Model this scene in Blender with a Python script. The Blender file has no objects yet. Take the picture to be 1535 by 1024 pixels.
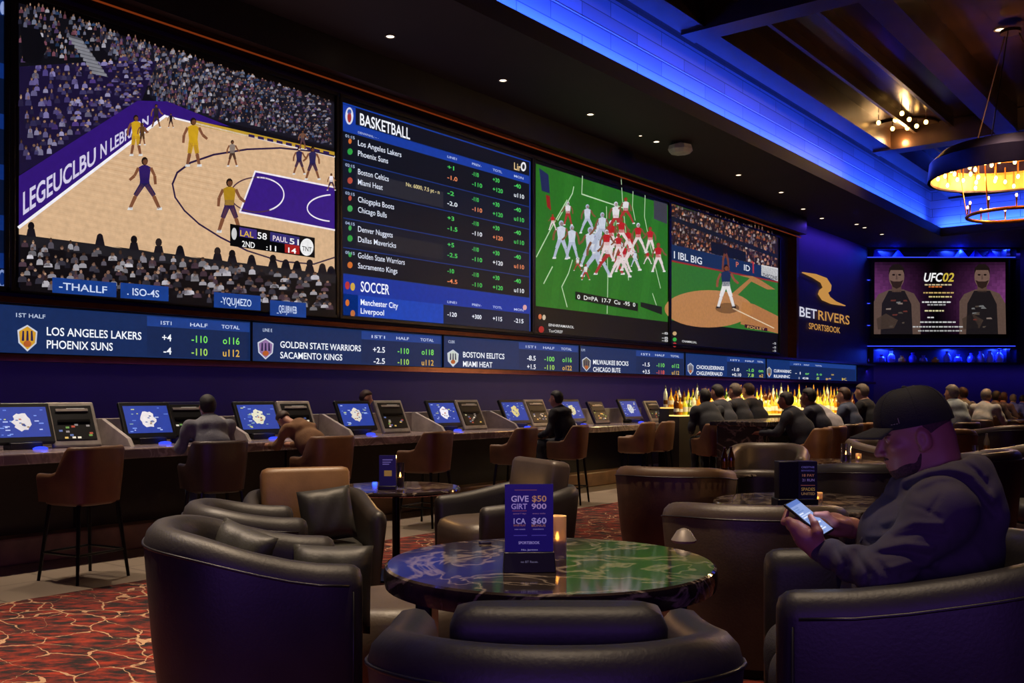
import bpy, math, random
import numpy as np
from mathutils import Vector, Matrix

rng = random.Random(11)
SC = bpy.context.scene
COL = SC.collection
rad = math.radians

# ------------------------------------------------------------------ camera
F, HOR, CX, EYE, YAW = 1450.0, 592.0, 767.5, 1.38, rad(38)
CS, SN = math.cos(YAW), math.sin(YAW)
VPX = CX + F * math.tan(YAW)
cam_d = bpy.data.cameras.new('camera'); cam = bpy.data.objects.new('camera', cam_d); COL.objects.link(cam)
cam.location = (0, 0, EYE); cam.rotation_euler = (rad(90), 0, YAW)
cam_d.sensor_width = 36; cam_d.lens = 36 * F / 1535; cam_d.shift_y = (HOR - 512) / 1535
cam_d.clip_start = .05; cam_d.clip_end = 200
SC.camera = cam
SC.view_settings.view_transform = 'Standard'; SC.view_settings.look = 'None'
SC.view_settings.exposure = 0.0; SC.view_settings.gamma = 1; SC.view_settings.use_curve_mapping = False

def W(r, d, z=0.0):
    """camera-side right / depth in metres -> room coordinates"""
    return Vector((r * CS - d * SN, r * SN + d * CS, z))
def at(px, d, z=0.0): return W((px - CX) / F * d, d, z)
def rot(phi): return rad(phi) + YAW        # 0 = turned away from the camera, 90 = to its left
def wallp(px, py, a=10.0):
    d = F * a / ((VPX - px) * CS); r = (px - CX) / F * d
    return r * SN + d * CS, EYE + (HOR - py) * d / F
def onceil(px, py, z): return at(px, F * (EYE - z) / (py - HOR), z)

# ------------------------------------------------------------------ world and lights
wd = bpy.data.worlds.new('world'); SC.world = wd; wd.use_nodes = True
wd.node_tree.nodes['Background'].inputs[0].default_value = (.10, .08, .16, 1)
wd.node_tree.nodes['Background'].inputs[1].default_value = .02
WARM = (1, .76, .52); BLUE = (.02, .075, 1.0); VIOLET = (.34, .14, .95); PINK = (.75, .25, .75)
def lamp(kind, loc, energy, color, size=.3, size_y=None, aim=None, spot=70, blend=.7):
    l = bpy.data.lights.new('lamp_light', kind); l.energy = energy; l.color = color
    if kind == 'AREA':
        l.size = size
        if size_y: l.shape = 'RECTANGLE'; l.size_y = size_y
    else:
        l.shadow_soft_size = size
    if kind == 'SPOT': l.spot_size = rad(spot); l.spot_blend = blend
    o = bpy.data.objects.new('lamp_light', l); COL.objects.link(o); o.location = loc
    if aim is not None:
        o.rotation_euler = (Vector(aim) - Vector(loc)).to_track_quat('-Z', 'Y').to_euler()
    return o
# warm ceiling downlights over the lounge (recessed in the coffers), and one added to brighten the bar guests
for r, d, e in ((-1.0, 4.6, 260), (.3, 3.4, 170), (-.5, 7.2, 300), (1.5, 6.2, 240), (2.9, 9.5, 260), (5.2, 9.5, 260), (4.5, 13.5, 330), (3.0, 12.6, 330), (7.4, 14.5, 330)):
    lamp('SPOT', W(r, d, 7.3), e * 4.9, WARM, .12, aim=W(r, d, 0), spot=44, blend=.9)
# row of soffit downlights over the counter
for y in (3.2, 5.4, 7.8, 10.2, 12.8):
    lamp('SPOT', (-8.35, y, 6.05), 820, (1, .80, .62), .1, aim=(-7.7, y, 0), spot=54, blend=.9)
lamp('SPOT', (-6.3, 1.9, 7.3), 2700, (1, .78, .58), .12, aim=(-4.8, 1.6, 0), spot=42, blend=.9)
# blue LED strip in the ceiling trough, and its continuation over the camera
def strip(loc, length, energy, color, along, aim, w=.05, spread=180):
    """a long thin area lamp: along = its long axis, aim = where it shines"""
    o = lamp('AREA', loc, energy, color, length, w); z = -Vector(aim).normalized(); x = Vector(along).normalized(); y = z.cross(x)
    o.rotation_euler = Matrix((x, y, z)).transposed().to_euler(); o.data.spread = rad(spread); return o
strip((-7.76, 13.3, 6.27), 34, 1150, BLUE, (0, 1, 0), (-.8, 0, 1), spread=110)
strip((-1.0, 30.66, 6.27), 13.6, 480, BLUE, (1, 0, 0), (0, .8, 1), spread=110)
# added violet fill behind the viewer, for surfaces that face the camera
strip(W(-.3, -1.9, 1.5), 5, 62, VIOLET, (CS, SN, 0), (-SN, CS, -.12), 1.2)
# blue wash added on the dark wall below the far display case
strip(W(14.6, 30.9, 2.15), 11, 26, (.09, .05, 1.0), (CS, SN, 0), (-SN * .5, CS * .5, -1), .06)
strip(W(17.5, 30.9, 5.9), 5, 12, (.07, .05, 1.0), (CS, SN, 0), (-SN * .5, CS * .5, -1), .06)
# violet wash on the lower part of the screen wall
strip((-9.55, 13.5, 1.70), 24, 26, (.24, .10, 1.0), (0, 1, 0), (-.35, 0, -1), .06)
strip((-9.6, 28.0, 6.0), 5, 40, (.12, .05, 1.0), (0, 1, 0), (-.3, 0, -1), .1)
# ------------------------------------------------------------------ helpers
def lin(h):
    if not isinstance(h, str): return tuple(h)
    h = h.lstrip('#'); v = [int(h[i:i + 2], 16) / 255 for i in (0, 2, 4)]
    return tuple(c / 12.92 if c <= .04045 else ((c + .055) / 1.055) ** 2.4 for c in v)

def mat(name, color, rough=.5, metal=0.0, var=.15, scale=8.0, bump=.0, bscale=60.0, coat=0.0, spec=.5, emit=None, es=0.0, trans=0.0):
    m = bpy.data.materials.new(name); m.use_nodes = True
    nt = m.node_tree; N, L = nt.nodes, nt.links; b = N['Principled BSDF']
    c = lin(color)
    tc = N.new('ShaderNodeTexCoord'); nz = N.new('ShaderNodeTexNoise'); nz.inputs['Scale'].default_value = scale; nz.inputs['Detail'].default_value = 4
    L.new(tc.outputs['Object'], nz.inputs['Vector'])
    cr = N.new('ShaderNodeValToRGB'); L.new(nz.outputs['Fac'], cr.inputs[0])
    cr.color_ramp.elements[0].position = .3; cr.color_ramp.elements[1].position = .7
    cr.color_ramp.elements[0].color = (*[v * (1 - var) for v in c], 1); cr.color_ramp.elements[1].color = (*[min(1, v * (1 + var)) for v in c], 1)
    L.new(cr.outputs[0], b.inputs['Base Color'])
    b.inputs['Roughness'].default_value = rough; b.inputs['Metallic'].default_value = metal
    b.inputs['Specular IOR Level'].default_value = spec; b.inputs['Coat Weight'].default_value = coat
    b.inputs['Coat Roughness'].default_value = .04; b.inputs['Transmission Weight'].default_value = trans
    if emit: b.inputs['Emission Color'].default_value = (*lin(emit), 1); b.inputs['Emission Strength'].default_value = es
    if bump:
        n2 = N.new('ShaderNodeTexNoise'); n2.inputs['Scale'].default_value = bscale; n2.inputs['Detail'].default_value = 6
        L.new(tc.outputs['Object'], n2.inputs['Vector'])
        bp = N.new('ShaderNodeBump'); bp.inputs['Strength'].default_value = bump; bp.inputs['Distance'].default_value = .01
        L.new(n2.outputs['Fac'], bp.inputs['Height']); L.new(bp.outputs[0], b.inputs['Normal'])
    return m

def emit_mat(name, color, strength):
    m = bpy.data.materials.new(name); m.use_nodes = True; N, L = m.node_tree.nodes, m.node_tree.links
    N.remove(N['Principled BSDF']); e = N.new('ShaderNodeEmission')
    e.inputs[0].default_value = (*lin(color), 1); e.inputs[1].default_value = strength
    L.new(e.outputs[0], N['Material Output'].inputs[0]); return m

def screen_mat(name, strength=1.0, attr='Col'):
    """a lit display: the picture colours are given off; fine LED grain modulates them"""
    m = bpy.data.materials.new(name); m.use_nodes = True; N, L = m.node_tree.nodes, m.node_tree.links
    b = N['Principled BSDF']; a = N.new('ShaderNodeAttribute'); a.attribute_name = attr
    tc = N.new('ShaderNodeTexCoord'); nz = N.new('ShaderNodeTexNoise'); nz.inputs['Scale'].default_value = 14; nz.inputs['Detail'].default_value = 5
    L.new(tc.outputs['Object'], nz.inputs['Vector'])
    mr = N.new('ShaderNodeMapRange'); mr.inputs['To Min'].default_value = .75 * strength; mr.inputs['To Max'].default_value = 1.25 * strength
    L.new(nz.outputs['Fac'], mr.inputs[0])
    b.inputs['Base Color'].default_value = (.01, .01, .012, 1); b.inputs['Roughness'].default_value = .6
    L.new(a.outputs['Color'], b.inputs['Emission Color']); L.new(mr.outputs[0], b.inputs['Emission Strength'])
    return m

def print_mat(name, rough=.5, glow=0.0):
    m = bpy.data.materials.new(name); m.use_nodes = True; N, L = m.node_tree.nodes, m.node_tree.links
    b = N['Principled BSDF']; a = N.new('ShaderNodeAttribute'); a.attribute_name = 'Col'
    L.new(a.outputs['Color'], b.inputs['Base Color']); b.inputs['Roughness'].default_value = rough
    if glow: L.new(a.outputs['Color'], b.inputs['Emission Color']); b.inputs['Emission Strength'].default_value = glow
    return m

class MB:
    """collects shapes, then links them as one mesh object"""
    def __init__(s): s.v = []; s.f = []; s.c = []
    def add(s, vs, fs, col=None):
        o = len(s.v); s.v += [tuple(p) for p in vs]; s.f += [tuple(i + o for i in f) for f in fs]; s.c += [col] * len(fs); return s
    def box(s, c, d, R=None):
        x, y, z = [k / 2 for k in d]
        vs = [Vector(p) for p in ((-x, -y, -z), (x, -y, -z), (x, y, -z), (-x, y, -z), (-x, -y, z), (x, -y, z), (x, y, z), (-x, y, z))]
        if R is not None: vs = [R @ p for p in vs]
        return s.add([p + Vector(c) for p in vs], [(0, 3, 2, 1), (4, 5, 6, 7), (0, 1, 5, 4), (1, 2, 6, 5), (2, 3, 7, 6), (3, 0, 4, 7)])
    def loft(s, rings, cap=True, closed=True, loop=False):
        n = len(rings[0]); vs = [p for r in rings for p in r]; fs = []
        m = len(rings)
        for i in range(m if loop else m - 1):
            for j in range(n if closed else n - 1):
                a, b = i * n + j, i * n + (j + 1) % n; i2 = (i + 1) % m
                fs.append((a, b, i2 * n + (j + 1) % n, i2 * n + j))
        if cap and not loop: fs += [tuple(range(n))[::-1], tuple((m - 1) * n + j for j in range(n))]
        return s.add(vs, fs)
    def lathe(s, prof, n=24, c=(0, 0, 0), cap=True, sx=1, sy=1):
        c = Vector(c)
        return s.loft([[c + Vector((r * sx * math.cos(2 * math.pi * k / n), r * sy * math.sin(2 * math.pi * k / n), z)) for k in range(n)] for r, z in prof], cap)
    def tube(s, path, r, n=8, cap=True, loop=False):
        P = [Vector(p) for p in path]; rings = []; up = Vector((0, 0, 1)); m = len(P)
        for i, p in enumerate(P):
            if loop: t = P[(i + 1) % m] - P[i - 1]
            else: t = P[min(i + 1, m - 1)] - P[max(i - 1, 0)]
            t.normalize(); u = t.cross(up)
            if u.length < 1e-3: u = t.cross(Vector((0, 1, 0)))
            u.normalize(); w = u.cross(t); rr = r[i] if isinstance(r, (list, tuple)) else r
            rings.append([p + u * rr * math.cos(2 * math.pi * k / n) + w * rr * math.sin(2 * math.pi * k / n) for k in range(n)])
        return s.loft(rings, cap, True, loop)
    def ball(s, c, r, n=12, m=8):
        r = r if isinstance(r, (tuple, list)) else (r, r, r)
        return s.loft([[Vector((c[0] + r[0] * math.sin(max(.02, math.pi * i / m) if i < m else math.pi - .02) * math.cos(2 * math.pi * k / n),
                               c[1] + r[1] * math.sin(max(.02, math.pi * i / m) if i < m else math.pi - .02) * math.sin(2 * math.pi * k / n),
                               c[2] - r[2] * math.cos(math.pi * i / m))) for k in range(n)] for i in range(m + 1)])
    def build(s, name, m, parent=None, bevel=0, seg=2, smooth=35, sub=0):
        me = bpy.data.meshes.new(name); me.from_pydata(s.v, [], s.f)
        if any(c is not None for c in s.c):
            at_ = me.color_attributes.new('Col', 'FLOAT_COLOR', 'CORNER')
            cnt = [len(f) for f in s.f]; arr = np.repeat(np.array([(*c, 1.0) if c else (0, 0, 0, 1) for c in s.c], np.float32), cnt, axis=0)
            at_.data.foreach_set('color', arr.ravel())
        else:
            import bmesh
            bm = bmesh.new(); bm.from_mesh(me); bmesh.ops.recalc_face_normals(bm, faces=bm.faces); bm.to_mesh(me); bm.free()
        if smooth:
            me.polygons.foreach_set('use_smooth', [True] * len(me.polygons))
            if smooth < 180 and not sub: me.set_sharp_from_angle(angle=rad(smooth))
        me.materials.append(m)
        o = bpy.data.objects.new(name, me); COL.objects.link(o)
        if parent is not None: o.parent = parent
        if bevel:
            b = o.modifiers.new('bevel', 'BEVEL'); b.width = bevel; b.segments = seg; b.limit_method = 'ANGLE'; b.angle_limit = rad(40)
        if sub:
            b = o.modifiers.new('sub', 'SUBSURF'); b.levels = sub; b.render_levels = sub
        return o

def tag(o, label, cat, group=None, kind='thing'):
    o['label'] = label; o['category'] = cat; o['kind'] = kind
    if group: o['group'] = group
    return o
def thing(name, label, cat, loc=(0, 0, 0), rz=0.0, group=None):
    o = bpy.data.objects.new(name, None); COL.objects.link(o); o.empty_display_size = .1
    o.location = loc; o.rotation_euler = (0, 0, rz); return tag(o, label, cat, group)
def struct(o, label=None):
    o['kind'] = 'structure'
    if label: o['label'] = label
    return o
def dup(root, loc, rz, label, group=None):
    r = root.copy(); COL.objects.link(r); r.location = loc; r.rotation_euler = (0, 0, rz); r['label'] = label
    if group: r['group'] = group
    for ch in list(root.children):
        c = ch.copy(); COL.objects.link(c); c.parent = r
        for g in list(ch.children):
            e = g.copy(); COL.objects.link(e); e.parent = c
    return r
def tint(o, m):                                   # own material on a copy that shares its mesh
    o.material_slots[0].link = 'OBJECT'; o.material_slots[0].material = m

# flat lettering -> polygons
_txt = {}
def glyphs(s, bold=0.0):
    k = (s, bold)
    if k not in _txt:
        cu = bpy.data.curves.new('lettering', 'FONT'); cu.body = s; cu.resolution_u = 3; cu.offset = bold
        ob = bpy.data.objects.new('lettering', cu); me = ob.to_mesh()
        v = [(p.co.x, p.co.y) for p in me.vertices]; f = [tuple(p.vertices) for p in me.polygons]
        ob.to_mesh_clear(); bpy.data.objects.remove(ob); bpy.data.curves.remove(cu)
        xs = [p[0] for p in v] or [0]; _txt[k] = (v, f, min(xs), max(xs))
    return _txt[k]

class Pic(MB):
    """flat picture on a display or print: polygons in the panel plane, each layer a hair in front"""
    def __init__(s, fn=None, step=.0006): super().__init__(); s.fn = fn or (lambda p: p); s.lay = 0; s.step = step
    def up(s): s.lay += 1; return s
    def poly(s, pts, col):
        q = [s.fn(p) for p in pts]; col = lin(col)
        return s.add([(x, -s.lay * s.step, z) for x, z in q], [tuple(range(len(q)))], col)
    def poly_uv(s, pts, col):
        return s.add([(x, -s.lay * s.step, z) for x, z in pts], [tuple(range(len(pts)))], lin(col))
    def line(s, pts, w, col):
        q = [Vector(s.fn(p)) for p in pts]
        for a, b in zip(q, q[1:]):
            t = (b - a)
            if t.length < 1e-6: continue
            t.normalize(); n = Vector((-t.y, t.x)) * w / 2; e = t * w * .3
            s.poly_uv([a - e - n, b + e - n, b + e + n, a - e + n], col)
        return s
    def ring(s, c, rx, ry, w, col, a0=0, a1=360, n=40):
        return s.line([(c[0] + rx * math.cos(rad(a0 + (a1 - a0) * i / n)), c[1] + ry * math.sin(rad(a0 + (a1 - a0) * i / n))) for i in range(n + 1)], w, col)
    def disc(s, c, rx, ry, col, n=20):
        return s.poly([(c[0] + rx * math.cos(2 * math.pi * i / n), c[1] - ry * math.sin(2 * math.pi * i / n)) for i in range(n)], col)
    def text(s, t, u0, v0, h, col, u1=None, bold=0.012, shear=0.0):
        v, f, a, b = glyphs(t, bold)
        if not v: return s
        sy = h / .72; sx = sy if u1 is None else (u1 - u0) / max(1e-6, b - a)
        return s.add([(u0 + (x - a) * sx + shear * y * sy, -s.lay * s.step, v0 + y * sy) for x, y in v], f, lin(col))
    def tpx(s, t, pl, pb, pr, cap, col, a=10.0, bold=0.012):       # lettering laid out along the wall
        u0, v0 = s.fn((pl, pb)); u1 = s.fn((pr, pb))[0]; d = F * a / ((VPX - pl) * CS)
        return s.text(t, u0, v0, cap * d / F, col, u1, bold)

# ---- implicit bodies: smooth union of rounded cones and ellipsoids, meshed with surface nets
class Body:
    def __init__(s, lo, hi, res):
        s.lo = np.array(lo, np.float32); s.res = res
        s.n = np.ceil((np.array(hi) - s.lo) / res).astype(int) + 1
        s.F = np.full(tuple(s.n), 9.0, np.float32)
    def _loc(s, lo, hi):
        a = np.clip(np.floor((np.array(lo) - s.lo) / s.res).astype(int), 0, s.n - 1); b = np.clip(np.ceil((np.array(hi) - s.lo) / s.res).astype(int) + 1, 1, s.n)
        if (b <= a).any(): return None, None
        sl = tuple(slice(i, j) for i, j in zip(a, b))
        g = np.meshgrid(*[s.lo[k] + s.res * np.arange(a[k], b[k], dtype=np.float32) for k in range(3)], indexing='ij', sparse=True)
        return sl, g
    def _join(s, sl, d, k, sub=False):
        A = s.F[sl]
        if sub:
            h = np.clip(.5 - .5 * (d + A) / k, 0, 1); s.F[sl] = A * (1 - h) - d * h + k * h * (1 - h)
        else:
            h = np.clip(.5 + .5 * (d - A) / k, 0, 1); s.F[sl] = d * (1 - h) + A * h - k * h * (1 - h)
    def cap(s, p, q, r0, r1=None, k=.02, wr=0.0, fr=60.0, ph=0.0, flat=None):
        r1 = r0 if r1 is None else r1; p = np.array(p, np.float32); q = np.array(q, np.float32); m = max(r0, r1) + k + wr + 3 * s.res
        sl, g = s._loc(np.minimum(p, q) - m, np.maximum(p, q) + m)
        if sl is None: return s
        e = q - p; L2 = float(e @ e) + 1e-9
        D = [g[i] - p[i] for i in range(3)]; t = np.clip((D[0] * e[0] + D[1] * e[1] + D[2] * e[2]) / L2, 0, 1)
        dd = np.sqrt(sum((D[i] - t * e[i]) ** 2 for i in range(3))); r = r0 + (r1 - r0) * t
        if wr: r = r + wr * np.sin(fr * t * math.sqrt(L2) + ph + 14 * (D[0] + .6 * D[2]))
        s._join(sl, dd - r, k); return s
    def chain(s, pts, rs, k=.01, **kw):
        for i in range(len(pts) - 1): s.cap(pts[i], pts[i + 1], rs[i], rs[i + 1], k, **kw)
        return s
    def ell(s, c, r, k=.02, R=None, sub=False):
        c = np.array(c, np.float32); r = np.array(r, np.float32); m = (max(r) if R is not None else r) + k + 3 * s.res
        sl, g = s._loc(c - m, c + m)
        if sl is None: return s
        D = [g[i] - c[i] for i in range(3)]
        if R is not None:
            M = np.array(R.to_3x3().transposed()) if hasattr(R, 'to_3x3') else np.array(R)
            D = [M[i][0] * D[0] + M[i][1] * D[1] + M[i][2] * D[2] for i in range(3)]
        k0 = np.sqrt(sum((D[i] / r[i]) ** 2 for i in range(3))); k1 = np.sqrt(sum((D[i] / r[i] ** 2) ** 2 for i in range(3))) + 1e-6
        s._join(sl, k0 * (k0 - 1) / k1, k, sub); return s
    def within(s, other_ell, off=0.0):
        """keep only what lies inside a union of ellipsoids, grown by off"""
        G = np.full_like(s.F, 9.0); keep = s.F; s.F = G
        for c, r in other_ell: s.ell(c, r, .012)
        s.F = np.maximum(keep - off, s.F); return s
    def mesh(s, name, m, parent, smooth=1):
        Fg = s.F; S = Fg < 0
        cs = S[:-1, :-1, :-1].astype(np.int8)
        off = [(i, j, k) for i in (0, 1) for j in (0, 1) for k in (0, 1)]
        tot = np.zeros(tuple(np.array(S.shape) - 1), np.int8)
        for i, j, k in off: tot += S[i:S.shape[0] - 1 + i, j:S.shape[1] - 1 + j, k:S.shape[2] - 1 + k]
        idx = np.argwhere((tot > 0) & (tot < 8))
        acc = np.zeros((len(idx), 3)); cnt = np.zeros(len(idx))
        for a in range(8):
            for b in range(a + 1, 8):
                oa, ob = np.array(off[a]), np.array(off[b])
                if abs(oa - ob).sum() != 1: continue
                fa = Fg[tuple((idx + oa).T)]; fb = Fg[tuple((idx + ob).T)]; x = (fa < 0) != (fb < 0)
                t = np.where(x, fa / np.where(x, fa - fb, 1), 0)
                acc += np.where(x[:, None], oa + t[:, None] * (ob - oa), 0); cnt += x
        V = (idx + acc / cnt[:, None]) * s.res + s.lo
        ids = np.full(tot.shape, -1, np.int32); ids[tuple(idx.T)] = np.arange(len(idx))
        quads = []
        for ax in range(3):
            u, w = (ax + 1) % 3, (ax + 2) % 3
            lo_ = [slice(1, -1)] * 3; hi_ = [slice(1, -1)] * 3; lo_[ax] = slice(0, -1); hi_[ax] = slice(1, None)
            A, B = S[tuple(lo_)], S[tuple(hi_)]
            e = np.argwhere(A != B)
            base = e.copy(); base[:, u] += 1; base[:, w] += 1
            flip = A[tuple(e.T)]
            du = np.zeros(3, int); du[u] = 1; dw = np.zeros(3, int); dw[w] = 1
            q = np.stack([ids[tuple((base - o).T)] for o in (du + dw, dw, 0 * du, du)], 1)
            q[~flip] = q[~flip][:, ::-1]; quads.append(q)
        Q = np.concatenate(quads); Q = Q[(Q >= 0).all(1)]
        for _ in range(smooth):
            Sx = np.zeros_like(V); n_ = np.zeros(len(V))
            for i in range(4):
                for j in ((i + 1) % 4, (i + 3) % 4):
                    np.add.at(Sx, Q[:, i], V[Q[:, j]]); np.add.at(n_, Q[:, i], 1)
            V = V * .5 + .5 * Sx / np.maximum(n_, 1)[:, None]
        me = bpy.data.meshes.new(name); me.vertices.add(len(V)); me.vertices.foreach_set('co', V.astype(np.float32).ravel())
        me.loops.add(len(Q) * 4); me.loops.foreach_set('vertex_index', Q.astype(np.int32).ravel())
        me.polygons.add(len(Q)); me.polygons.foreach_set('loop_start', np.arange(0, len(Q) * 4, 4, dtype=np.int32))
        me.polygons.foreach_set('use_smooth', np.ones(len(Q), bool)); me.update(); me.validate()
        me.materials.append(m)
        o = bpy.data.objects.new(name, me); COL.objects.link(o)
        if parent is not None: o.parent = parent
        return o

# ------------------------------------------------------------------ materials
M = dict(
    leather=mat('dark_leather', '#2c2826', .48, var=.25, scale=5, bump=.1, bscale=90, spec=.5),
    tan_dark=mat('dark_tan_leather', '#4e3722', .5, var=.25, scale=5, bump=.1, bscale=80),
    leather2=mat('charcoal_leather', '#2a2824', .5, var=.25, scale=6, bump=.1, bscale=80),
    brown=mat('tan_leather', '#8a6640', .42, var=.2, scale=5, bump=.1, bscale=80),
    taupe=mat('taupe_leather', '#4c4036', .42, var=.2, scale=5, bump=.1, bscale=80),
    stool=mat('cognac_leather', '#684628', .48, var=.2, scale=6, bump=.15, bscale=70),
    stool_dark=mat('dark_brown_leather', '#33201a', .45, var=.2, scale=6, bump=.15, bscale=70),
    piping=mat('piping_leather', '#1a1718', .4),
    black=mat('black_metal', '#0c0b0c', .35, .6), plastic=mat('black_plastic', '#0b0b0d', .4),
    grey=mat('grey_metal', '#857d74', .45, .2, var=.2, scale=12), stone=mat('grey_stone', '#a39a92', .35, var=.25, scale=7, bump=.05),
    copper=mat('copper_trim', '#6a3a26', .3, .8), gold=mat('gold_metal', '#8a5a24', .3, .9), reflector=mat('gilded_reflector', '#b8803a', .45, .3), bronze=mat('bronze_beam', '#3a2618', .35, .5, var=.3, scale=3),
    darkwood=mat('dark_wood', '#1c1310', .45, var=.4, scale=4), kick=mat('wood_kick', '#7d5c44', .5, var=.3, scale=5),
    wallpaint=mat('indigo_wall', '#2a2052', .6, var=.1, scale=2), soffit=mat('soffit_paint', '#33262a', .7, var=.1, scale=1),
    covewall=mat('cove_tile', '#a9a9b4', .5, var=.12, scale=1.5, bump=.15, bscale=6), navy=mat('navy_panel', '#14123a', .35, var=.15),
    glass=mat('clear_glass', '#cfd2e6', .06, trans=1.0, var=.02), frost=mat('frosted_glass', '#d8cabc', .3, trans=.7, var=.1),
    wax=mat('candle_wax', '#8a6a50', .5), flame=emit_mat('flame', '#ffb347', 18),
    bulb=emit_mat('bulb_glow', '#ffbf66', 14), spotglow=emit_mat('downlight_glow', '#ffe0b8', 5),
    blueglow=emit_mat('blue_led', '#3a4cff', 1.3), strip=emit_mat('blue_strip', '#2030ff', 3.0), orange=emit_mat('amber_strip', '#b0481c', .35),
    skin=mat('skin', '#a9765c', .5, var=.08, scale=20), skin2=mat('pale_skin', '#b98a70', .5, var=.08), skin3=mat('brown_skin', '#7a4c36', .5, var=.08),
    hair=mat('dark_hair', '#15100d', .6, var=.4, scale=60, bump=.4, bscale=200), hairg=mat('grey_hair', '#6a5d50', .6, var=.3, scale=60), hairb=mat('brown_hair', '#3a2416', .6, var=.3, scale=60),
    cap=mat('black_cap', '#0d0c0e', .8, bump=.2, bscale=300), hood=mat('charcoal_fleece', '#403a44', .9, var=.15, scale=9, bump=.15, bscale=420),
    denim=mat('denim', '#2b3142', .85, bump=.2, bscale=200), greyjean=mat('grey_trousers', '#4a464a', .85, bump=.2, bscale=200),
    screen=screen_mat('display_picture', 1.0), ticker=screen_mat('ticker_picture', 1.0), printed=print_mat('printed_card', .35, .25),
    manskin=mat('warm_skin', '#a06a58', .5, var=.08, scale=20, bump=.05, bscale=200), beard=mat('dark_beard', '#462e28', .85, var=.5, scale=160, bump=.3, bscale=300), crop=mat('cropped_hair', '#4a332c', .8, var=.3, scale=120, bump=.3, bscale=300),
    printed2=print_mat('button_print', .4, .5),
    white=mat('white_plastic', '#c8c4c0', .5),
)
def cloth(h): return mat('cloth', h, .9, var=.2, scale=12, bump=.3, bscale=120)

# marble with pale veins
def marble(name, base, vein, rough, coat):
    m = mat(name, base, rough, coat=coat); N, L = m.node_tree.nodes, m.node_tree.links; b = N['Principled BSDF']
    tc = N.new('ShaderNodeTexCoord'); n = N.new('ShaderNodeTexNoise'); n.inputs['Scale'].default_value = 3.2; n.inputs['Detail'].default_value = 9; n.inputs['Distortion'].default_value = 1.6
    L.new(tc.outputs['Object'], n.inputs['Vector'])
    r = N.new('ShaderNodeValToRGB'); L.new(n.outputs['Fac'], r.inputs[0]); e = r.color_ramp.elements
    e[0].position = .46; e[0].color = (*lin(base), 1); e[1].position = .54; e[1].color = (*lin(base), 1)
    x = e.new(.50); x.color = (*lin(vein), 1); y = e.new(.70); y.color = (*[v * 2.2 for v in lin(base)], 1)
    L.new(r.outputs[0], b.inputs['Base Color']); return m
M['marble'] = marble('dark_marble', '#29211f', '#85776a', .07, 0.0); M['marble'].node_tree.nodes['Principled BSDF'].inputs['Specular IOR Level'].default_value = .4
M['counter'] = marble('counter_stone', '#7a6a67', '#a3938f', .22, .3)
M['barstone'] = marble('bar_stone', '#2e2926', '#75695c', .2, .3)

def carpet_mat():
    m = mat('vein_carpet', '#7a1c08', .95); N, L = m.node_tree.nodes, m.node_tree.links; b = N['Principled BSDF']
    tc = N.new('ShaderNodeTexCoord')
    mp = N.new('ShaderNodeMapping'); mp.inputs['Scale'].default_value = (1.0, 1.55, 1); mp.inputs['Rotation'].default_value = (0, 0, .5); L.new(tc.outputs['Object'], mp.inputs[0])
    n = N.new('ShaderNodeTexNoise'); n.inputs['Scale'].default_value = 1.7; n.inputs['Detail'].default_value = 5; L.new(mp.outputs[0], n.inputs['Vector'])
    mx = N.new('ShaderNodeMix'); mx.data_type = 'VECTOR'; mx.inputs['Factor'].default_value = .35; L.new(mp.outputs[0], mx.inputs[4]); L.new(n.outputs['Color'], mx.inputs[5])
    v = N.new('ShaderNodeTexVoronoi'); v.feature = 'DISTANCE_TO_EDGE'; v.inputs['Scale'].default_value = 4.6; L.new(mx.outputs[1], v.inputs['Vector'])
    n3 = N.new('ShaderNodeTexNoise'); n3.inputs['Scale'].default_value = 2.2; L.new(mp.outputs[0], n3.inputs['Vector'])
    mr = N.new('ShaderNodeMapRange'); mr.inputs['From Min'].default_value = .42; mr.inputs['From Max'].default_value = .6; mr.inputs['To Min'].default_value = .004; mr.inputs['To Max'].default_value = .026; L.new(n3.outputs['Fac'], mr.inputs[0])
    lt = N.new('ShaderNodeMath'); lt.operation = 'LESS_THAN'; L.new(v.outputs['Distance'], lt.inputs[0]); L.new(mr.outputs[0], lt.inputs[1])
    n2 = N.new('ShaderNodeTexNoise'); n2.inputs['Scale'].default_value = 6; n2.inputs['Detail'].default_value = 9; n2.inputs['Roughness'].default_value = .68
    ma = N.new('ShaderNodeMapping'); ma.inputs['Rotation'].default_value = (0, 0, -YAW); L.new(tc.outputs['Object'], ma.inputs[0]); mb_ = N.new('ShaderNodeMapping'); mb_.inputs['Scale'].default_value = (1, 2.2, 1); L.new(ma.outputs[0], mb_.inputs[0]); L.new(mb_.outputs[0], n2.inputs['Vector'])
    r = N.new('ShaderNodeValToRGB'); L.new(n2.outputs['Fac'], r.inputs[0]); e = r.color_ramp.elements
    e[0].position = .43; e[0].color = (*lin('#120404'), 1); e[1].position = .52; e[1].color = (*lin('#5e1407'), 1); x = e.new(.64); x.color = (*lin('#94290b'), 1)
    m2 = N.new('ShaderNodeMix'); m2.data_type = 'RGBA'; L.new(lt.outputs[0], m2.inputs['Factor']); L.new(r.outputs[0], m2.inputs[6]); m2.inputs[7].default_value = (*lin('#b08a68'), 1)
    L.new(m2.outputs[2], b.inputs['Base Color'])
    n4 = N.new('ShaderNodeTexNoise'); n4.inputs['Scale'].default_value = 250; L.new(tc.outputs['Object'], n4.inputs['Vector'])
    bp = N.new('ShaderNodeBump'); bp.inputs['Strength'].default_value = .6; bp.inputs['Distance'].default_value = .01; L.new(n4.outputs['Fac'], bp.inputs['Height']); L.new(bp.outputs[0], b.inputs['Normal'])
    return m
M['carpet'] = carpet_mat()
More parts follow.
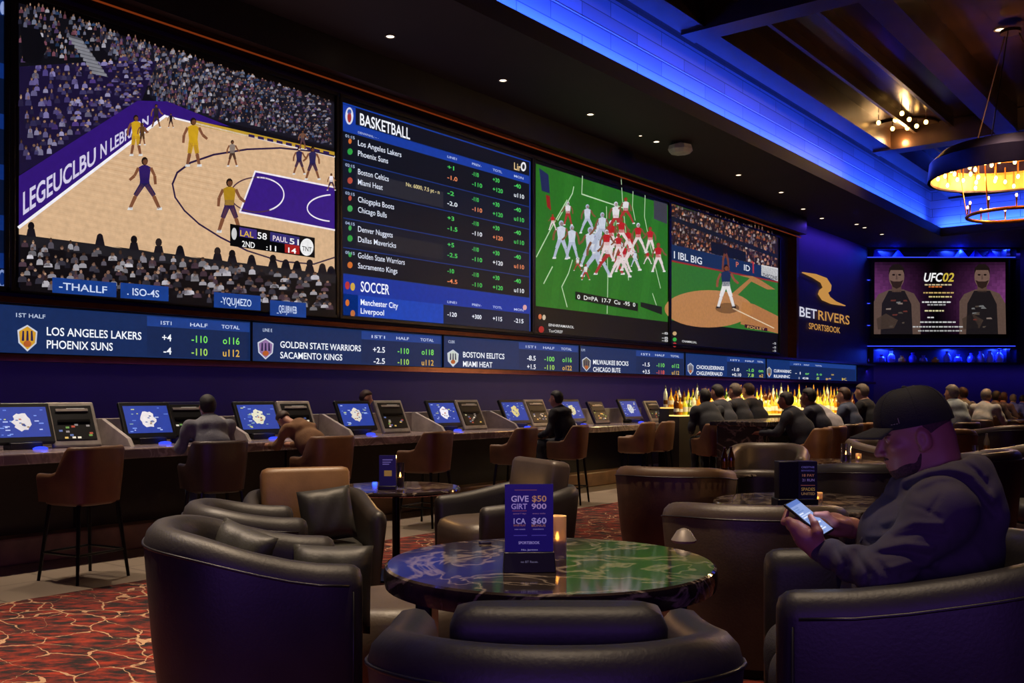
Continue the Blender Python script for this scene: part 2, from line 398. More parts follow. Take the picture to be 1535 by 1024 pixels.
def brick_mat(name, c1, c2, mortar, rough, sx, sy, bump=.3, spec=.5, axes='XY'):
    m = mat(name, c1, rough, spec=spec); N, L = m.node_tree.nodes, m.node_tree.links; b = N['Principled BSDF']
    tc = N.new('ShaderNodeTexCoord'); sp = N.new('ShaderNodeSeparateXYZ'); cb = N.new('ShaderNodeCombineXYZ'); L.new(tc.outputs['Object'], sp.inputs[0])
    L.new(sp.outputs[axes[0]], cb.inputs[0]); L.new(sp.outputs[axes[1]], cb.inputs[1])
    br = N.new('ShaderNodeTexBrick'); br.inputs['Scale'].default_value = 1; br.inputs['Brick Width'].default_value = sx; br.inputs['Row Height'].default_value = sy; br.inputs['Mortar Size'].default_value = .008
    br.inputs['Color1'].default_value = (*lin(c1), 1); br.inputs['Color2'].default_value = (*lin(c2), 1); br.inputs['Mortar'].default_value = (*lin(mortar), 1)
    L.new(cb.outputs[0], br.inputs['Vector']); L.new(br.outputs['Color'], b.inputs['Base Color'])
    bp = N.new('ShaderNodeBump'); bp.inputs['Strength'].default_value = bump; bp.inputs['Distance'].default_value = .02; L.new(br.outputs['Fac'], bp.inputs['Height']); bp.invert = True; L.new(bp.outputs[0], b.inputs['Normal'])
    return m
M['tile'] = brick_mat('floor_tile', '#8f8070', '#857768', '#5c5248', .3, 1.2, .6)
M['coffer'] = brick_mat('coffer_boards', '#33201a', '#261712', '#0c0706', .22, 2.4, .5, .5)
M['covetile'] = brick_mat('cove_tile_wall', '#9a9aa6', '#86868f', '#55555c', .5, 1.6, .25, axes='YZ')
M['covetile2'] = brick_mat('cove_tile_end', '#9a9aa6', '#86868f', '#55555c', .5, 1.6, .25, axes='XZ')
# ------------------------------------------------------------------ the room
def slab(name, lo, hi, m, bevel=0):
    c = [(a + b) / 2 for a, b in zip(lo, hi)]; d = [b - a for a, b in zip(lo, hi)]
    return struct(MB().box(c, d).build(name, m, smooth=0, bevel=bevel))
slab('floor', (-6.6, -4, -.1), (10, 48, 0), M['carpet'])
slab('floor_tile', (-10.4, -4, -.1), (-6.6, 48, 0), M['tile'])
slab('wall_left', (-10.4, -4, 0), (-10.1, 34, 8), M['wallpaint'])
slab('wall_right', (9.5, -4, 0), (10, 48, 8), M['darkwood'])
slab('wall_back', (-10.4, -4.3, 0), (10, -4, 8), M['darkwood'])
wf = struct(MB().box((0, 0, 0), (46, .3, 8)).build('wall_front', M['wallpaint'], smooth=0)); wf.location = W(22, 31.6, 4); wf.rotation_euler.z = YAW
# lowered soffit round the raised coffer
slab('ceiling_soffit', (-10.4, -4, 6.1), (-7.67, 48, 6.16), M['soffit'])
slab('ceiling_soffit', (-7.67, 30.6, 6.1), (10, 48, 6.16), M['soffit'])
slab('ceiling_soffit', (6.2, -4, 6.1), (10, 30.6, 6.16), M['soffit'])
slab('trim_1', (-7.71, -4, 6.16), (-7.67, 30.6, 6.36), M['soffit'])           # lip that hides the LED strip
slab('trim_2', (-7.67, 30.56, 6.16), (6.2, 30.6, 6.36), M['soffit'])
slab('wall_cove_side', (-8.2, -4, 6.16), (-8.05, 30.9, 7.6), M['covetile'])
slab('wall_cove_end', (-8.05, 30.9, 6.16), (6.2, 31.05, 7.6), M['covetile2'])
slab('ceiling', (-8.2, -4, 7.56), (10, 31.05, 7.7), M['coffer'])
slab('trim_3', (-8.05, -4, 7.02), (-8.043, 30.9, 7.03), M['covewall'])         # ledge half way up the cove
# coffer beams
for i, (a, w, zb) in enumerate(((7.1, .42, 7.1), (6.35, .07, 7.36), (5.55, .07, 7.36), (4.45, .42, 7.05), (2.4, .07, 7.36), (.6, .42, 7.05), (-2.6, .42, 7.05))):
    slab('trim_%d' % (4 + i), (-a - w / 2, -4, zb), (-a + w / 2, 30.2, 7.57), M['bronze'])
for i, (y, w) in enumerate(((4.4, .45), (13.9, .45), (23.3, .45), (30.1, .4))):
    slab('trim_%d' % (11 + i), (-7.3, y - w / 2, 7.06), (6.2, y + w / 2, 7.55), M['bronze'])
# copper trims framing the screen wall
def wz(slope, a=10.0): return EYE + slope * a / CS
slab('trim_15', (-10.1, 2.5, 5.60), (-9.86, 25.2, 5.66), M['copper'])
slab('trim_16', (-9.87, 2.5, 5.585), (-9.85, 25.2, 5.60), M['orange'])
slab('trim_17', (-10.1, 2.5, 5.66), (-9.7, 25.2, 6.1), M['darkwood'])
slab('trim_18', (-10.1, 2.5, 2.30), (-9.86, 31.5, 2.36), M['copper'])
slab('trim_19', (-10.1, 2.5, 1.72), (-9.86, 31.5, 1.79), M['copper'])
slab('trim_20', (-10.1, 24.9, 2.36), (-9.86, 25.05, 5.6), M['copper'])

# ------------------------------------------------------------------ ceiling downlights
def downlight(loc, r, label, group='downlights in the lowered soffit'):
    t = thing('ceiling_downlight', label, 'ceiling light', loc, 0, group)
    MB().lathe([(r * .72, -.012), (r, -.014), (r, 0), (r * .72, 0)], 20, cap=False).build('trim_ring', M['grey'], t)
    MB().lathe([(.001, -.006), (r * .7, -.006), (r * .7, -.001), (.001, -.001)], 16).build('lens', M['spotglow'], t)
    return t
spots = [(585, 54), (754, 120), (885, 171), (984, 212), (1107, 262), (1171, 288), (1204, 313), (1232, 327), (1284, 336), (1296, 341), (1322, 351)]
words = ['nearest of the soffit row, above the odds board', 'second nearest of the soffit row', 'third nearest of the soffit row', 'fourth in the soffit row, just left of the white ceiling sensor',
         'fifth in the soffit row, right of the white ceiling sensor', 'sixth in the soffit row, over the baseball screen', 'seventh in the soffit row', 'eighth in the soffit row', 'ninth, paired at the far end of the soffit', 'tenth, close beside the ninth at the far end', 'farthest soffit downlight by the fight screen']
for (x, y), w_ in zip(spots, words):
    downlight(onceil(x, y, 6.098), .075, 'small round lit downlight, ' + w_)
downlight(onceil(960, 203, 6.098), .04, 'tiny dim downlight between the third and fourth soffit lights')
downlight(onceil(1499, 44, 7.558), .10, 'single bright downlight high in the dark coffer at top right', 'downlights in the coffer')
for r, d in ((-1.0, 4.6), (.3, 3.4), (1.5, 6.2), (-.5, 7.2)): pass
t = thing('ceiling_sensor', 'white angular sensor box hung under the soffit between two downlights', 'sensor', onceil(1020, 214, 6.1))
MB().lathe([(.10, -.02), (.22, -.06), (.24, -.14), (.18, -.20), (.02, -.22)], 8).build('housing', M['white'], t, smooth=0)
MB().lathe([(.05, 0), (.05, -.05)], 12).build('mount', M['white'], t)

# ------------------------------------------------------------------ the display wall
FRONT = rad(90)
def display(name, label, pxl, pxr, z0, z1, cat='screen', group=None, a=10.0, bez=.05):
    y0 = wallp(pxl, 0, a)[0]; y1 = wallp(pxr, 0, a)[0]
    t = thing(name, label, cat, (-a, (y0 + y1) / 2, z0), FRONT, group)
    w, h, o = y1 - y0, z1 - z0, (y0 + y1) / 2
    MB().box((0, .05, h / 2), (w, .098, h)).build('housing', M['plastic'], t, smooth=0)
    f = MB()
    for c, d in (((0, -.012, h - bez / 2), (w, .03, bez)), ((0, -.012, bez / 2), (w, .03, bez)), ((-w / 2 + bez / 2, -.012, h / 2), (bez, .03, h)), ((w / 2 - bez / 2, -.012, h / 2), (bez, .03, h))): f.box(c, d)
    f.build('bezel', M['plastic'], t, smooth=0, bevel=.006)
    def fn(p):
        y, z = wallp(p[0], p[1], a); return (y - o, z - z0)
    return t, Pic(fn), w, h
def crowd(P, quad, rows, cols, pal, seed, hw=.5, dark='#0c0c14', skins=('#a9806a', '#8a6450', '#5b4034', '#c09a80'), fill=.94):
    """rows of little spectators inside a four-sided field (bl, br, tr, tl) in photo units"""
    g = random.Random(seed); bl, br, tr, tl = [Vector(q) for q in quad]
    P.poly(quad, dark); P.up()
    for i in range(rows):
        v = 1 - (i + .2) / rows
        for j in range(cols):
            if g.random() > fill: continue
            u = (j + .5 + g.uniform(-.45, .45) + .5 * (i % 2)) / cols
            if u > .985: continue
            v_ = v + g.uniform(-.5, .5) / rows; hw_ = hw * g.uniform(.75, 1.35)
            p = (bl * (1 - u) + br * u) * (1 - v_) + (tl * (1 - u) + tr * u) * v_
            wd_ = ((br - bl) * (1 - v_) + (tr - tl) * v_).length / cols * hw_; hh = ((tl - bl) * (1 - u) + (tr - br) * u).length / rows * g.uniform(.75, 1.25)
            c = lin(g.choice(pal)); k = g.uniform(.25, .95); c = tuple(x * k for x in c)
            x, y = p
            P.poly([(x - wd_ * .8, y), (x + wd_ * .8, y), (x + wd_ * .7, y - hh * .45), (x + wd_ * .3, y - hh * .62), (x - wd_ * .3, y - hh * .62), (x - wd_ * .7, y - hh * .45)], c)
            s = lin(g.choice(skins)); k = g.uniform(.35, .9)
            P.poly([(x + wd_ * .34 * math.cos(q), y - hh * .78 + hh * .22 * math.sin(q)) for q in [1.047 * n for n in range(6)]], tuple(z * k for z in s))
            if g.random() < .75: P.poly([(x - wd_ * .34, y - hh * .8), (x + wd_ * .34, y - hh * .8), (x + wd_ * .2, y - hh * 1.02), (x - wd_ * .2, y - hh * 1.02)], g.choice(['#0d0a0a', '#1d120c', '#2a1a12', '#3d2c20']))
    P.up()
def player(P, x, y, h, shirt, shorts, skin='#7a4c34', shoe='#d8d8d8', st=.25, arm=1, sock=None, head='#1a100c'):
    """a small figure on the picture: x, y = between the feet, h = height (photo px)"""
    w = h * .135
    def limb(pts, wd_, c):
        for a, b in zip(pts, pts[1:]):
            a, b = Vector(a), Vector(b); n = (b - a).normalized(); n = Vector((-n.y, n.x)) * wd_ / 2
            P.poly([a - n, b - n * .8, b + n * .8, a + n], c)
    hipy = y - h * .48
    for sgn in (-1, 1):
        kx = x + sgn * h * st * .35; fx = x + sgn * h * st * .55
        limb([(x + sgn * w * .3, hipy), (kx, y - h * .25), (fx, y - h * .03)], h * .072, skin if not sock else sock)
        limb([(x + sgn * w * .3, hipy), (kx, y - h * .27)], h * .105, shorts)
        P.poly([(fx - h * .05, y), (fx + h * .05, y), (fx + h * .05, y - h * .05), (fx - h * .03, y - h * .05)], shoe)
    P.poly([(x - w * .75, hipy + h * .04), (x + w * .75, hipy + h * .04), (x + w * .6, hipy - h * .12), (x - w * .6, hipy - h * .12)], shorts)
    P.poly([(x - w * .6, hipy - h * .02), (x + w * .6, hipy - h * .02), (x + w * .85, y - h * .80), (x + w * .3, y - h * .84), (x - w * .3, y - h * .84), (x - w * .85, y - h * .80)], shirt)
    for sgn in (-1, 1):
        limb([(x + sgn * w * .85, y - h * .79), (x + sgn * w * 1.4, y - h * .64), (x + sgn * w * (1.5 if sgn != arm else 2.1), y - h * (.48 if sgn != arm else .56))], h * .06, skin)
    P.up(); P.disc((x, y - h * .915), h * .062, h * .08, head, 10)
    P.disc((x + h * .01, y - h * .90), h * .05, h * .055, skin, 8)

ZT, ZB = 5.50, 2.42
# --- basketball game
t, P, w, h = display('display_screen', 'largest wall screen, showing a basketball game on a wood court', 14, 507, ZB, ZT)
LL, RR = 28, 501
def yl(x, s): return HOR - s * (VPX - x)          # a level line of the wall, by slope
pal = ['#5a5a70', '#8a8aa0', '#3c3c58', '#2a2a3c', '#b8b4c0', '#55406a', '#6e7488', '#1e1e2c', '#7a4a58', '#35507a']
P.poly([(LL, yl(LL, .0835)), (RR, yl(RR, .0835)), (RR, yl(RR, .314)), (LL, yl(LL, .314))], '#0a0a12'); P.up()
crowd(P, [(240, 160), (RR, 222), (RR, yl(RR, .312)), (LL + 90, yl(118, .312))], 17, 58, pal, 3, dark='#14141f')
crowd(P, [(LL + 1, 262), (212, 152), (235, 92), (LL + 1, 96)], 11, 20, ['#6a5f96', '#8078ac', '#4a3f7a', '#3a3560', '#a09ac0', '#2c2548', '#503a80'], 5, dark='#171030')
crowd(P, [(LL + 1, 100), (150, 92), (150, 40), (LL + 1, 12)], 7, 18, pal, 9, dark='#0b0c12')
P.poly([(102, 52), (122, 58), (162, 116), (140, 110)], '#4c4c54'); P.up()
for k in range(9): P.line([(104 + k * 4.3, 58 + k * 6.3), (124 + k * 4.3, 64 + k * 6.1)], .03, '#7c7c84')
P.poly([(30, 40), (58, 44), (70, 74), (58, 96), (34, 92)], '#07080d')
P.up().poly([(LL, 264), (206, 151), (250, 152), (345, 190), (247, 176), (LL, 342)], '#2f1470')
P.up().poly([(LL, 341), (247, 174), (RR, 235), (RR, yl(RR, .1285)), (LL, yl(LL, .1285))], '#d3ae88')
g = random.Random(4)
for k in range(46):                                                # plank joints
    u = k / 46; x0 = 28 + 219 * u; P.line([(x0, 341 - 167 * u), (min(RR, x0 + 300), min(412, 341 - 167 * u + 62))], .008, '#c79f78' if k % 2 else '#deba94')
P.up()
P.line([(LL, 341), (247, 174)], .03, '#f0ecf4'); P.line([(247, 174), (RR, 235)], .02, '#f0ecf4')
P.poly([(290, 180), (RR, 228), (RR, 234), (290, 187)], '#b8922c'); P.up()
for k in range(9): x = 372 + k * 14; P.poly([(x, 201 + k * 3.1), (x + 9, 203 + k * 3.1), (x + 9, 207 + k * 3.1), (x, 205 + k * 3.1)], '#2a1a50')
P.poly([(382, 257), (RR, 281), (RR, 345), (359, 318)], '#35187c'); P.up()
P.line([(382, 257), (359, 318), (RR, 345)], .022, '#eee6f0'); P.line([(382, 257), (RR, 281)], .022, '#eee6f0')
P.ring((385, 292), 40, 26, .016, '#4a3040', 55, 300); P.ring((385, 292), 40, 26, .018, '#eee6f0', -90, 62)
P.ring((500, 312), 40, 20, .018, '#eee6f0', 100, 262, 20)
arc = [(500, 234), (470, 227), (420, 222), (370, 224), (320, 232), (285, 244), (265, 259), (258, 276), (262, 296), (276, 316), (298, 336), (330, 356), (370, 376)]
P.line(arc, .022, '#2a1a3c'); P.line([(370, 376), (420, 392), (470, 396), (501, 386)], .02, '#3a2a3c')
# big lettering along the left sideline
def skew(P, s, a, b, hpx, col):
    v, f, x0, x1 = glyphs(s, .02); a, b = Vector(a), Vector(b); q = []
    for x, y in v:
        tt = (x - x0) / (x1 - x0); p = a.lerp(b, tt) + Vector((-.05 * y, -y / .72 * (hpx[0] * (1 - tt) + hpx[1] * tt))); q.append(P.fn(p))
    P.add([(x, -P.lay * P.step, z) for x, z in q], f, lin(col))
P.up(); skew(P, 'LEGEUCLBU', (34, 322), (143, 244), (34, 24), '#cfc8e4'); skew(P, 'N LEBRARN', (150, 238), (222, 186), (22, 13), '#cfc8e4')
gold, pur = '#c79a1e', '#2c1a5c'
for x, y, hh, sh, so, st, ar in ((203, 234, 62, gold, gold, .2, 1), (289, 250, 74, gold, gold, .22, 1), (216, 315, 80, pur, '#1f1a4a', .5, -1), (343, 349, 82, '#a8801c', '#241848', .35, 1),
                             (233, 192, 36, '#2a2030', '#1a1420', .3, 1), (255, 192, 22, '#1a1420', '#1a1420', .3, 1), (212, 218, 34, '#5a3c20', '#3a2c1c', .2, 1), (347, 250, 40, '#8a7a70', '#3a2a24', .3, 1),
                             (447, 262, 42, '#2a2450', '#201a44', .35, 1), (467, 270, 50, '#2a2450', '#201a44', .35, -1), (495, 286, 26, '#e8e0e8', '#201a44', .4, 1), (452, 225, 30, '#6a4a3c', '#3a2a3a', .3, 1)):
    P.up(); player(P, x, y, hh, sh, so, st=st, arm=ar)
for x in (45, 148, 199, 236, 268, 324, 346, 375, 407, 426, 443, 462, 481, 494):   # heads in front of the court
    P.up().disc((x, yl(x, .136) + g.uniform(-2, 5)), 5, 6.5, g.choice(['#0d0b10', '#17131a', '#241c1c']), 10); P.poly([(x - 8, yl(x, .126)), (x + 8, yl(x, .126)), (x + 5, yl(x, .134)), (x - 5, yl(x, .134))], '#14121a')
P.up().poly([(LL, yl(LL, .1275)), (RR, yl(RR, .1275)), (RR, yl(RR, .119)), (LL, yl(LL, .119))], '#1b1b20'); P.up()
crowd(P, [(LL, yl(LL, .0835)), (RR, yl(RR, .0835)), (RR, yl(RR, .119)), (LL, yl(LL, .119))], 5, 46, ['#b8b4bc', '#8a8690', '#3a3844', '#1a1a22', '#6a6470', '#d0ccd4', '#55404c'], 21, hw=.62, dark='#08080c')
for x0, x1, ya, s in ((76, 172, 416, '-THALLF'), (178, 250, 424, '. ISO-4S'), (318, 388, 438, '-YQUJ4EZO'), (402, 456, 450, '_QEUJ8WEB')):
    yb = ya + (x1 - x0) * .085
    P.up().poly([(x0, ya + 23), (x1, yb + 22), (x1, yb), (x0, ya)], '#123a86'); P.up().tpx(s, x0 + 10, ya + 18, x1 - 14, 11, '#c8d4ee')
# score bar
P.up().poly([(342, 368), (468, 386), (468, 336 + 50), (342, 336)], '#08080a')
P.poly([(342, 336), (469, 357), (469, 387), (342, 369)], '#08080a'); P.up()
P.poly([(356, 341), (382, 345), (382, 359), (356, 355)], '#3a2a7a'); P.poly([(402, 348), (446, 356), (446, 369), (402, 362)], '#2f2a6c'); P.poly([(424, 366), (446, 369), (446, 382), (424, 379)], '#a01c1c'); P.up()
P.tpx('LAL', 357, 354, 377, 9, '#d8b040'); P.tpx('58', 383, 358, 397, 10, '#f4f4f4'); P.tpx('PAUL', 406, 361, 428, 8, '#e8d8e0'); P.tpx('51', 431, 366, 445, 9, '#f4f4f4')
P.tpx('2ND', 360, 370, 379, 9, '#f0f0f0'); P.tpx(':11', 396, 375, 411, 8, '#f0f0f0'); P.tpx('14', 429, 379, 441, 8, '#ffffff'); P.disc((348, 351), 4, 9, '#c8c8c8'); P.disc((457, 371), 10, 13, '#f0f0f0'); P.up().tpx('TNT', 450, 376, 464, 7, '#101010')
P.build('picture', M['screen'], t, smooth=0)

# --- odds board
t, P, w, h = display('display_screen', 'blue betting odds board headed BASKETBALL, between basketball and football screens', 508, 799, ZB, ZT)
bl, br = 512, 795
def band(s0, s1, x0=bl, x1=br, c='#0a1024'): P.poly([(x0, yl(x0, s0)), (x1, yl(x1, s0)), (x1, yl(x1, s1)), (x0, yl(x0, s1))], c)
band(.0845, .3165, c='#0b3aa0'); P.up(); band(.086, .315, bl + 1.5, br - 1.5, '#0a1226'); P.up()
band(.2955, .3145, bl + 2, 533, '#1238a0'); band(.2955, .3145, 533, br - 2, '#070d1c'); band(.2855, .2965, bl + 2, br - 2, '#11389c')
rows_ = [.2855, .254, .2235, .191, .159]; ends_r = [.254, .2235, .191, .159, .1305]
for i, s in enumerate(rows_):
    P.up(); band(ends_r[i], s, bl + 2, br - 2, '#070e1c' if i % 2 == 0 else '#091224'); P.up(); band(ends_r[i], ends_r[i] + .001, bl + 2, br - 2, '#0f3280')
P.up(); band(.2265, .246, 533, 664, '#22242f'); band(.164, .182, 533, 664, '#1c1e28')
band(.1095, .1305, bl + 2, br - 2, '#0a2f96'); P.up(); band(.0865, .1095, bl + 2, 664, '#0c3fae'); band(.0865, .1095, 664, br - 2, '#0a1834'); band(.0865, .1095, bl + 2, 536, '#08142c')
P.up()
P.disc((523, 174), 6, 13, '#d8d8e8'); P.up().disc((523, 176), 3, 8, '#a03030'); P.disc((523, 168), 3, 4, '#3858a8')
P.tpx('BASKETBALL', 539, 187, 614, 18, '#f4f6ff'); P.tpx('DENWNHL: -- -', 536, 200, 567, 3.4, '#a8b4d8')
P.tpx('SOCCER', 540, 437, 583, 16, '#f4f6ff')
names = [('Los Angeles Lakers', 'Phoenix Suns'), ('Boston Celtics', 'Miami Heat'), ('Chiogapks Boots', 'Chicago Bulls'), ('Denver Nuggets', 'Dallas Mavericks'), ('Golden State Warriors', 'Sacramento Kings')]
ends = [(601, 581), (582, 573), (590, 579), (588, 593), (606, 595)]; ics = ['#c86a2a', '#2c9a40', '#b04a3a', '#3aa050', '#2c9a40']
ocol = [('#46c85a', '#46c85a', '#46c85a', '#46c85a'), ('#e6ecf4', '#e6ecf4', '#46c85a', '#e6ecf4')]
for i, s in enumerate(rows_):
    for j in (0, 1):
        ss = s - (.0115 if j == 0 else .0228) + (.003 if i == 4 else 0); y = yl(536, ss)
        P.tpx(names[i][j], 536, y, ends[i][j], 8.6, '#dfe6f6', bold=.004)
        x = 524; P.disc((x, yl(x, ss) - 3), 4 if j else 2.5, 5 if j else 4, ics[(i + j) % 5], 9)
        for k, (x, tx) in enumerate(((670, ('+1', '-1.0')), (707, ('-110', '-110')), (738, ('+30', '+120')), (770, ('-40', 'u110')))):
            c = ['#4ccf5e', '#e6ecf4', '#e88a5a', '#46c85a'][(i * 3 + j * 2 + k) % 4] if j else '#4ccf5e'
            tx = [['+1', '-1.0'], ['-2', '-2.0'], ['+3', '-1.5'], ['+5', '-2.5'], ['-10', '-4.5']][i][j] if k == 0 else tx[j]
            P.tpx(tx, x, yl(x, s - (.010 if j == 0 else .0225)) , x + (10 if j == 0 else 15), 6.4, c)
    P.tpx('0%d:15' % (i + 1), 517, yl(517, s - .006), 531, 4.5, '#a8b8d8')
P.tpx('Nv. 6000, 7.5 pt - n', 608, 279, 658, 6, '#d8c890'); P.tpx('Manchester City', 540, 457, 596, 9, '#f0f4ff'); P.tpx('Liverpool', 540, 470, 575, 8.6, '#f0f4ff')
for x, s in ((670, '-120'), (707, '+300'), (738, '+115'), (770, '-215')): P.tpx(s, x, yl(x, .096), x + 14, 6.5, '#f0f4ff')
for s0 in (.290, .113):
    for x, s in ((670, 'LINE1'), (707, 'PREV-'), (738, 'TOTL'), (770, 'MON')): P.tpx(s, x, yl(x, s0 - .001), x + 14, 3.6, '#b8c4e4')
P.tpx('Lir', 770, 254, 780, 11, '#e8c890'); P.disc((784, 250), 4, 7, '#e8e8ec'); P.up().disc((784, 250), 2, 4, '#22242c')
P.disc((520, 428), 3.5, 6, '#b03030'); P.disc((528, 430), 3.5, 6, '#c8a040'); P.disc((520, 454), 3, 5, '#c86a2a'); P.disc((528, 470), 3.5, 5, '#b86a3a'); P.disc((786, 461), 3, 4, '#d8a0a0')
P.build('picture', M['screen'], t, smooth=0)

# --- football game
t, P, w, h = display('display_screen', 'wall screen showing a football pile-up on a bright green field', 799, 1003.5, ZB, ZT)
a_, b_ = 802, 1001
def fband(s0, s1, c, x0=a_, x1=b_): P.poly([(x0, yl(x0, s0)), (x1, yl(x1, s0)), (x1, yl(x1, s1)), (x0, yl(x0, s1))], c)
fband(.083, .316, '#08080a'); P.up(); fband(.1215, .316, '#246a1d'); P.up()
for k in range(9): x = 802 + k * 22; P.poly([(x, yl(x, .1215)), (x + 11, yl(x + 11, .1215)), (min(1001, x + 36), yl(min(1001, x + 36), .316)), (min(1001, x + 25), yl(min(1001, x + 25), .316))], '#297020' if k % 2 else '#25681d')
P.up()
for pts in (((804, 385), (830, 335), (850, 300)), ((850, 460), (842, 430), (852, 410), (858, 390)), ((873, 264), (872, 291), (935, 312), (930, 310)), ((931, 268), (933, 300), (940, 370), (942, 420)),
            ((967, 292), (966, 325), (975, 370), (990, 432)), ((949, 283), (948, 310), (952, 330)), ((910, 470), (911, 420), (909, 310)), ((978, 440), (988, 470)), ((836, 330), (858, 290), (860, 280)), ((815, 425), (828, 400)), ((918, 360), (922, 320), (926, 360))):
    P.line(pts, .024, '#b4d0a8')
P.poly([(808, 252), (822, 262), (824, 290), (812, 286)], '#1a2450'); P.poly([(818, 292), (824, 294), (826, 316), (820, 310)], '#8a1c1c'); P.poly([(980, 300), (1000, 306), (1000, 336), (980, 328)], '#3a3a44')
g = random.Random(8); P.up()
for x, y, hh, team in ((841, 388, 58, 0), (857, 389, 52, 0), (851, 338, 36, 2), (828, 345, 24, 1), (880, 350, 44, 0), (884, 400, 60, 0), (893, 415, 66, 0), (897, 380, 50, 0), (902, 368, 50, 0), (877, 420, 24, 2), (865, 406, 20, 2),
                      (912, 412, 62, 2), (915, 378, 48, 1), (922, 352, 50, 2), (928, 416, 54, 1), (933, 408, 44, 1), (944, 406, 56, 1), (940, 382, 40, 1), (930, 372, 46, 1), (955, 378, 44, 1), (973, 380, 40, 1), (969, 396, 20, 1), (985, 408, 44, 1), (950, 400, 24, 0), (936, 336, 40, 2), (925, 390, 40, 1), (907, 392, 48, 1)):
    P.up(); c = [('#c4cad8', '#a8b0c4'), ('#b01c22', '#d8c8c8'), ('#d8d4d8', '#a03030')][team]
    player(P, x, y, hh, c[0], c[1], st=g.uniform(.25, .6), arm=g.choice((-1, 1)), sock=c[1], head=g.choice(['#c8ccd8', '#9a1818']) if team else '#aab4cc')
P.up().poly([(860, 437), (954, 455), (954, 467), (860, 449)], '#0c1210'); P.up().tpx('0  D=PA  17-7  Cu  -95  0', 863, 448, 950, 6.5, '#e0e4e0'); P.poly([(958, 453), (990, 460), (990, 472), (958, 460)], '#0c1410')
P.up().tpx('EINHRFAMAROL', 820, 489, 858, 4, '#d8d8d8'); P.tpx('TorOREF', 820, 498, 841, 4.4, '#c8c8c8'); P.disc((809, 494), 4, 5, '#a02020'); P.disc((807, 475), 2.5, 4, '#c86a40'); P.disc((813, 476), 2.5, 4, '#c8b8a0')
for y in (505, 512, 516): P.tpx('-8', 990, y - 4, 999, 3.6, '#c8c8c8')
P.build('picture', M['screen'], t, smooth=0)

# --- baseball game
t, P, w, h = display('display_screen', 'wall screen showing a baseball pitcher on a dirt mound', 1003.5, 1169, ZB, ZT)
a_, b_ = 1006, 1166
fband(.083, .322, '#08080a', a_, b_); P.up(); fband(.125, .320, '#2c6a24', a_, b_); P.up()
crowd(P, [(1006, 368), (1166, 424), (1166, 354), (1006, 307)], 11, 44, ['#b0603c', '#c88a6a', '#8a7a80', '#5a3a34', '#c8b8b0', '#3a3440', '#7a4a38'], 31, dark='#241814')
P.line([(1006, 327), (1166, 385)], .10, '#141820'); P.poly([(1066, 362), (1118, 378), (1118, 392), (1066, 380)], '#10141a')
P.up().poly([(1006, 390), (1166, 422), (1166, 404), (1006, 366)], '#152a4e'); P.poly([(1141, 397), (1166, 402), (1166, 422), (1141, 413)], '#d0d0d0'); P.line([(1006, 391), (1166, 423)], .04, '#8a2a24'); P.poly([(1128, 392), (1130, 393), (1130, 410), (1128, 409)], '#c03030')
P.up(); P.tpx('I IBL BIG', 1010, 387, 1052, 11, '#d8dce4'); P.tpx('P', 1103, 400, 1107, 8, '#c86a50'); P.tpx('ID', 1115, 405, 1124, 9, '#d8dce4'); P.tpx('THICONS', 1143, 415, 1165, 6, '#22262c')
P.poly([(1096, 441), (1124, 417), (1108, 413), (1128, 414), (1140, 420), (1162, 434), (1150, 434), (1126, 422), (1106, 442)], '#a5713f')
P.disc((1062, 463), 66, 28, '#b07a4a', 36); P.poly([(1112, 452), (1130, 456), (1166, 474), (1166, 500), (1110, 486)], '#a87040'); P.up().disc((1090, 462), 18, 8, '#7a5430', 18); P.line([(1098, 462), (1160, 492)], .03, '#d8c0a0')
P.up(); player(P, 1088, 462, 66, '#1c2a4a', '#d8d4d4', st=.32, sock='#d8d4d4', shoe='#101014', skin='#8a4a34')
P.line([(1083, 404), (1084, 388), (1087, 378)], .10, '#6a3828'); P.line([(1092, 404), (1091, 390), (1088, 380)], .10, '#6a3828'); P.up().disc((1087, 376), 3, 5, '#201410')
P.poly([(1116, 486), (1150, 492), (1150, 497), (1116, 491)], '#3a1420'); P.up().tpx('FOCLEY', 1120, 492, 1146, 4, '#d0a060')
P.tpx('CNAMMLUAL', 1022, 513, 1044, 3.2, '#d0d0d0'); P.tpx('TUONAL', 1022, 520, 1035, 3.4, '#d0d0d0'); P.disc((1011, 509), 3, 3, '#30a040'); P.disc((1011, 517), 3, 3.6, '#b03030'); P.disc((1011, 500), 3, 3, '#c0a070')
for y in (516, 522, 527): P.tpx('-5', 1158, y, 1163, 3, '#c8c8c8')
P.build('picture', M['screen'], t, smooth=0)

# --- sliver of a further screen at the left edge
t, P, w, h = display('display_screen', 'dark blue screen cut off by the left edge of the photo', -150, 13, ZB, ZT)
P.poly([(-145, yl(-145, .085)), (12, yl(12, .085)), (12, yl(12, .315)), (-145, yl(-145, .315))], '#06122c'); P.up()
for s in (.30, .25, .21, .17, .13, .10): P.poly([(-145, yl(-145, s)), (12, yl(12, s)), (12, yl(12, s + .012)), (-145, yl(-145, s + .012))], '#0c2a6c')
P.up().disc((3, 418), 6, 14, '#7a8cc0'); P.up().disc((3, 418), 4, 10, '#0c2a6c'); P.disc((4, 12), 4, 10, '#8a9cd0')
P.build('picture', M['screen'], t, smooth=0)

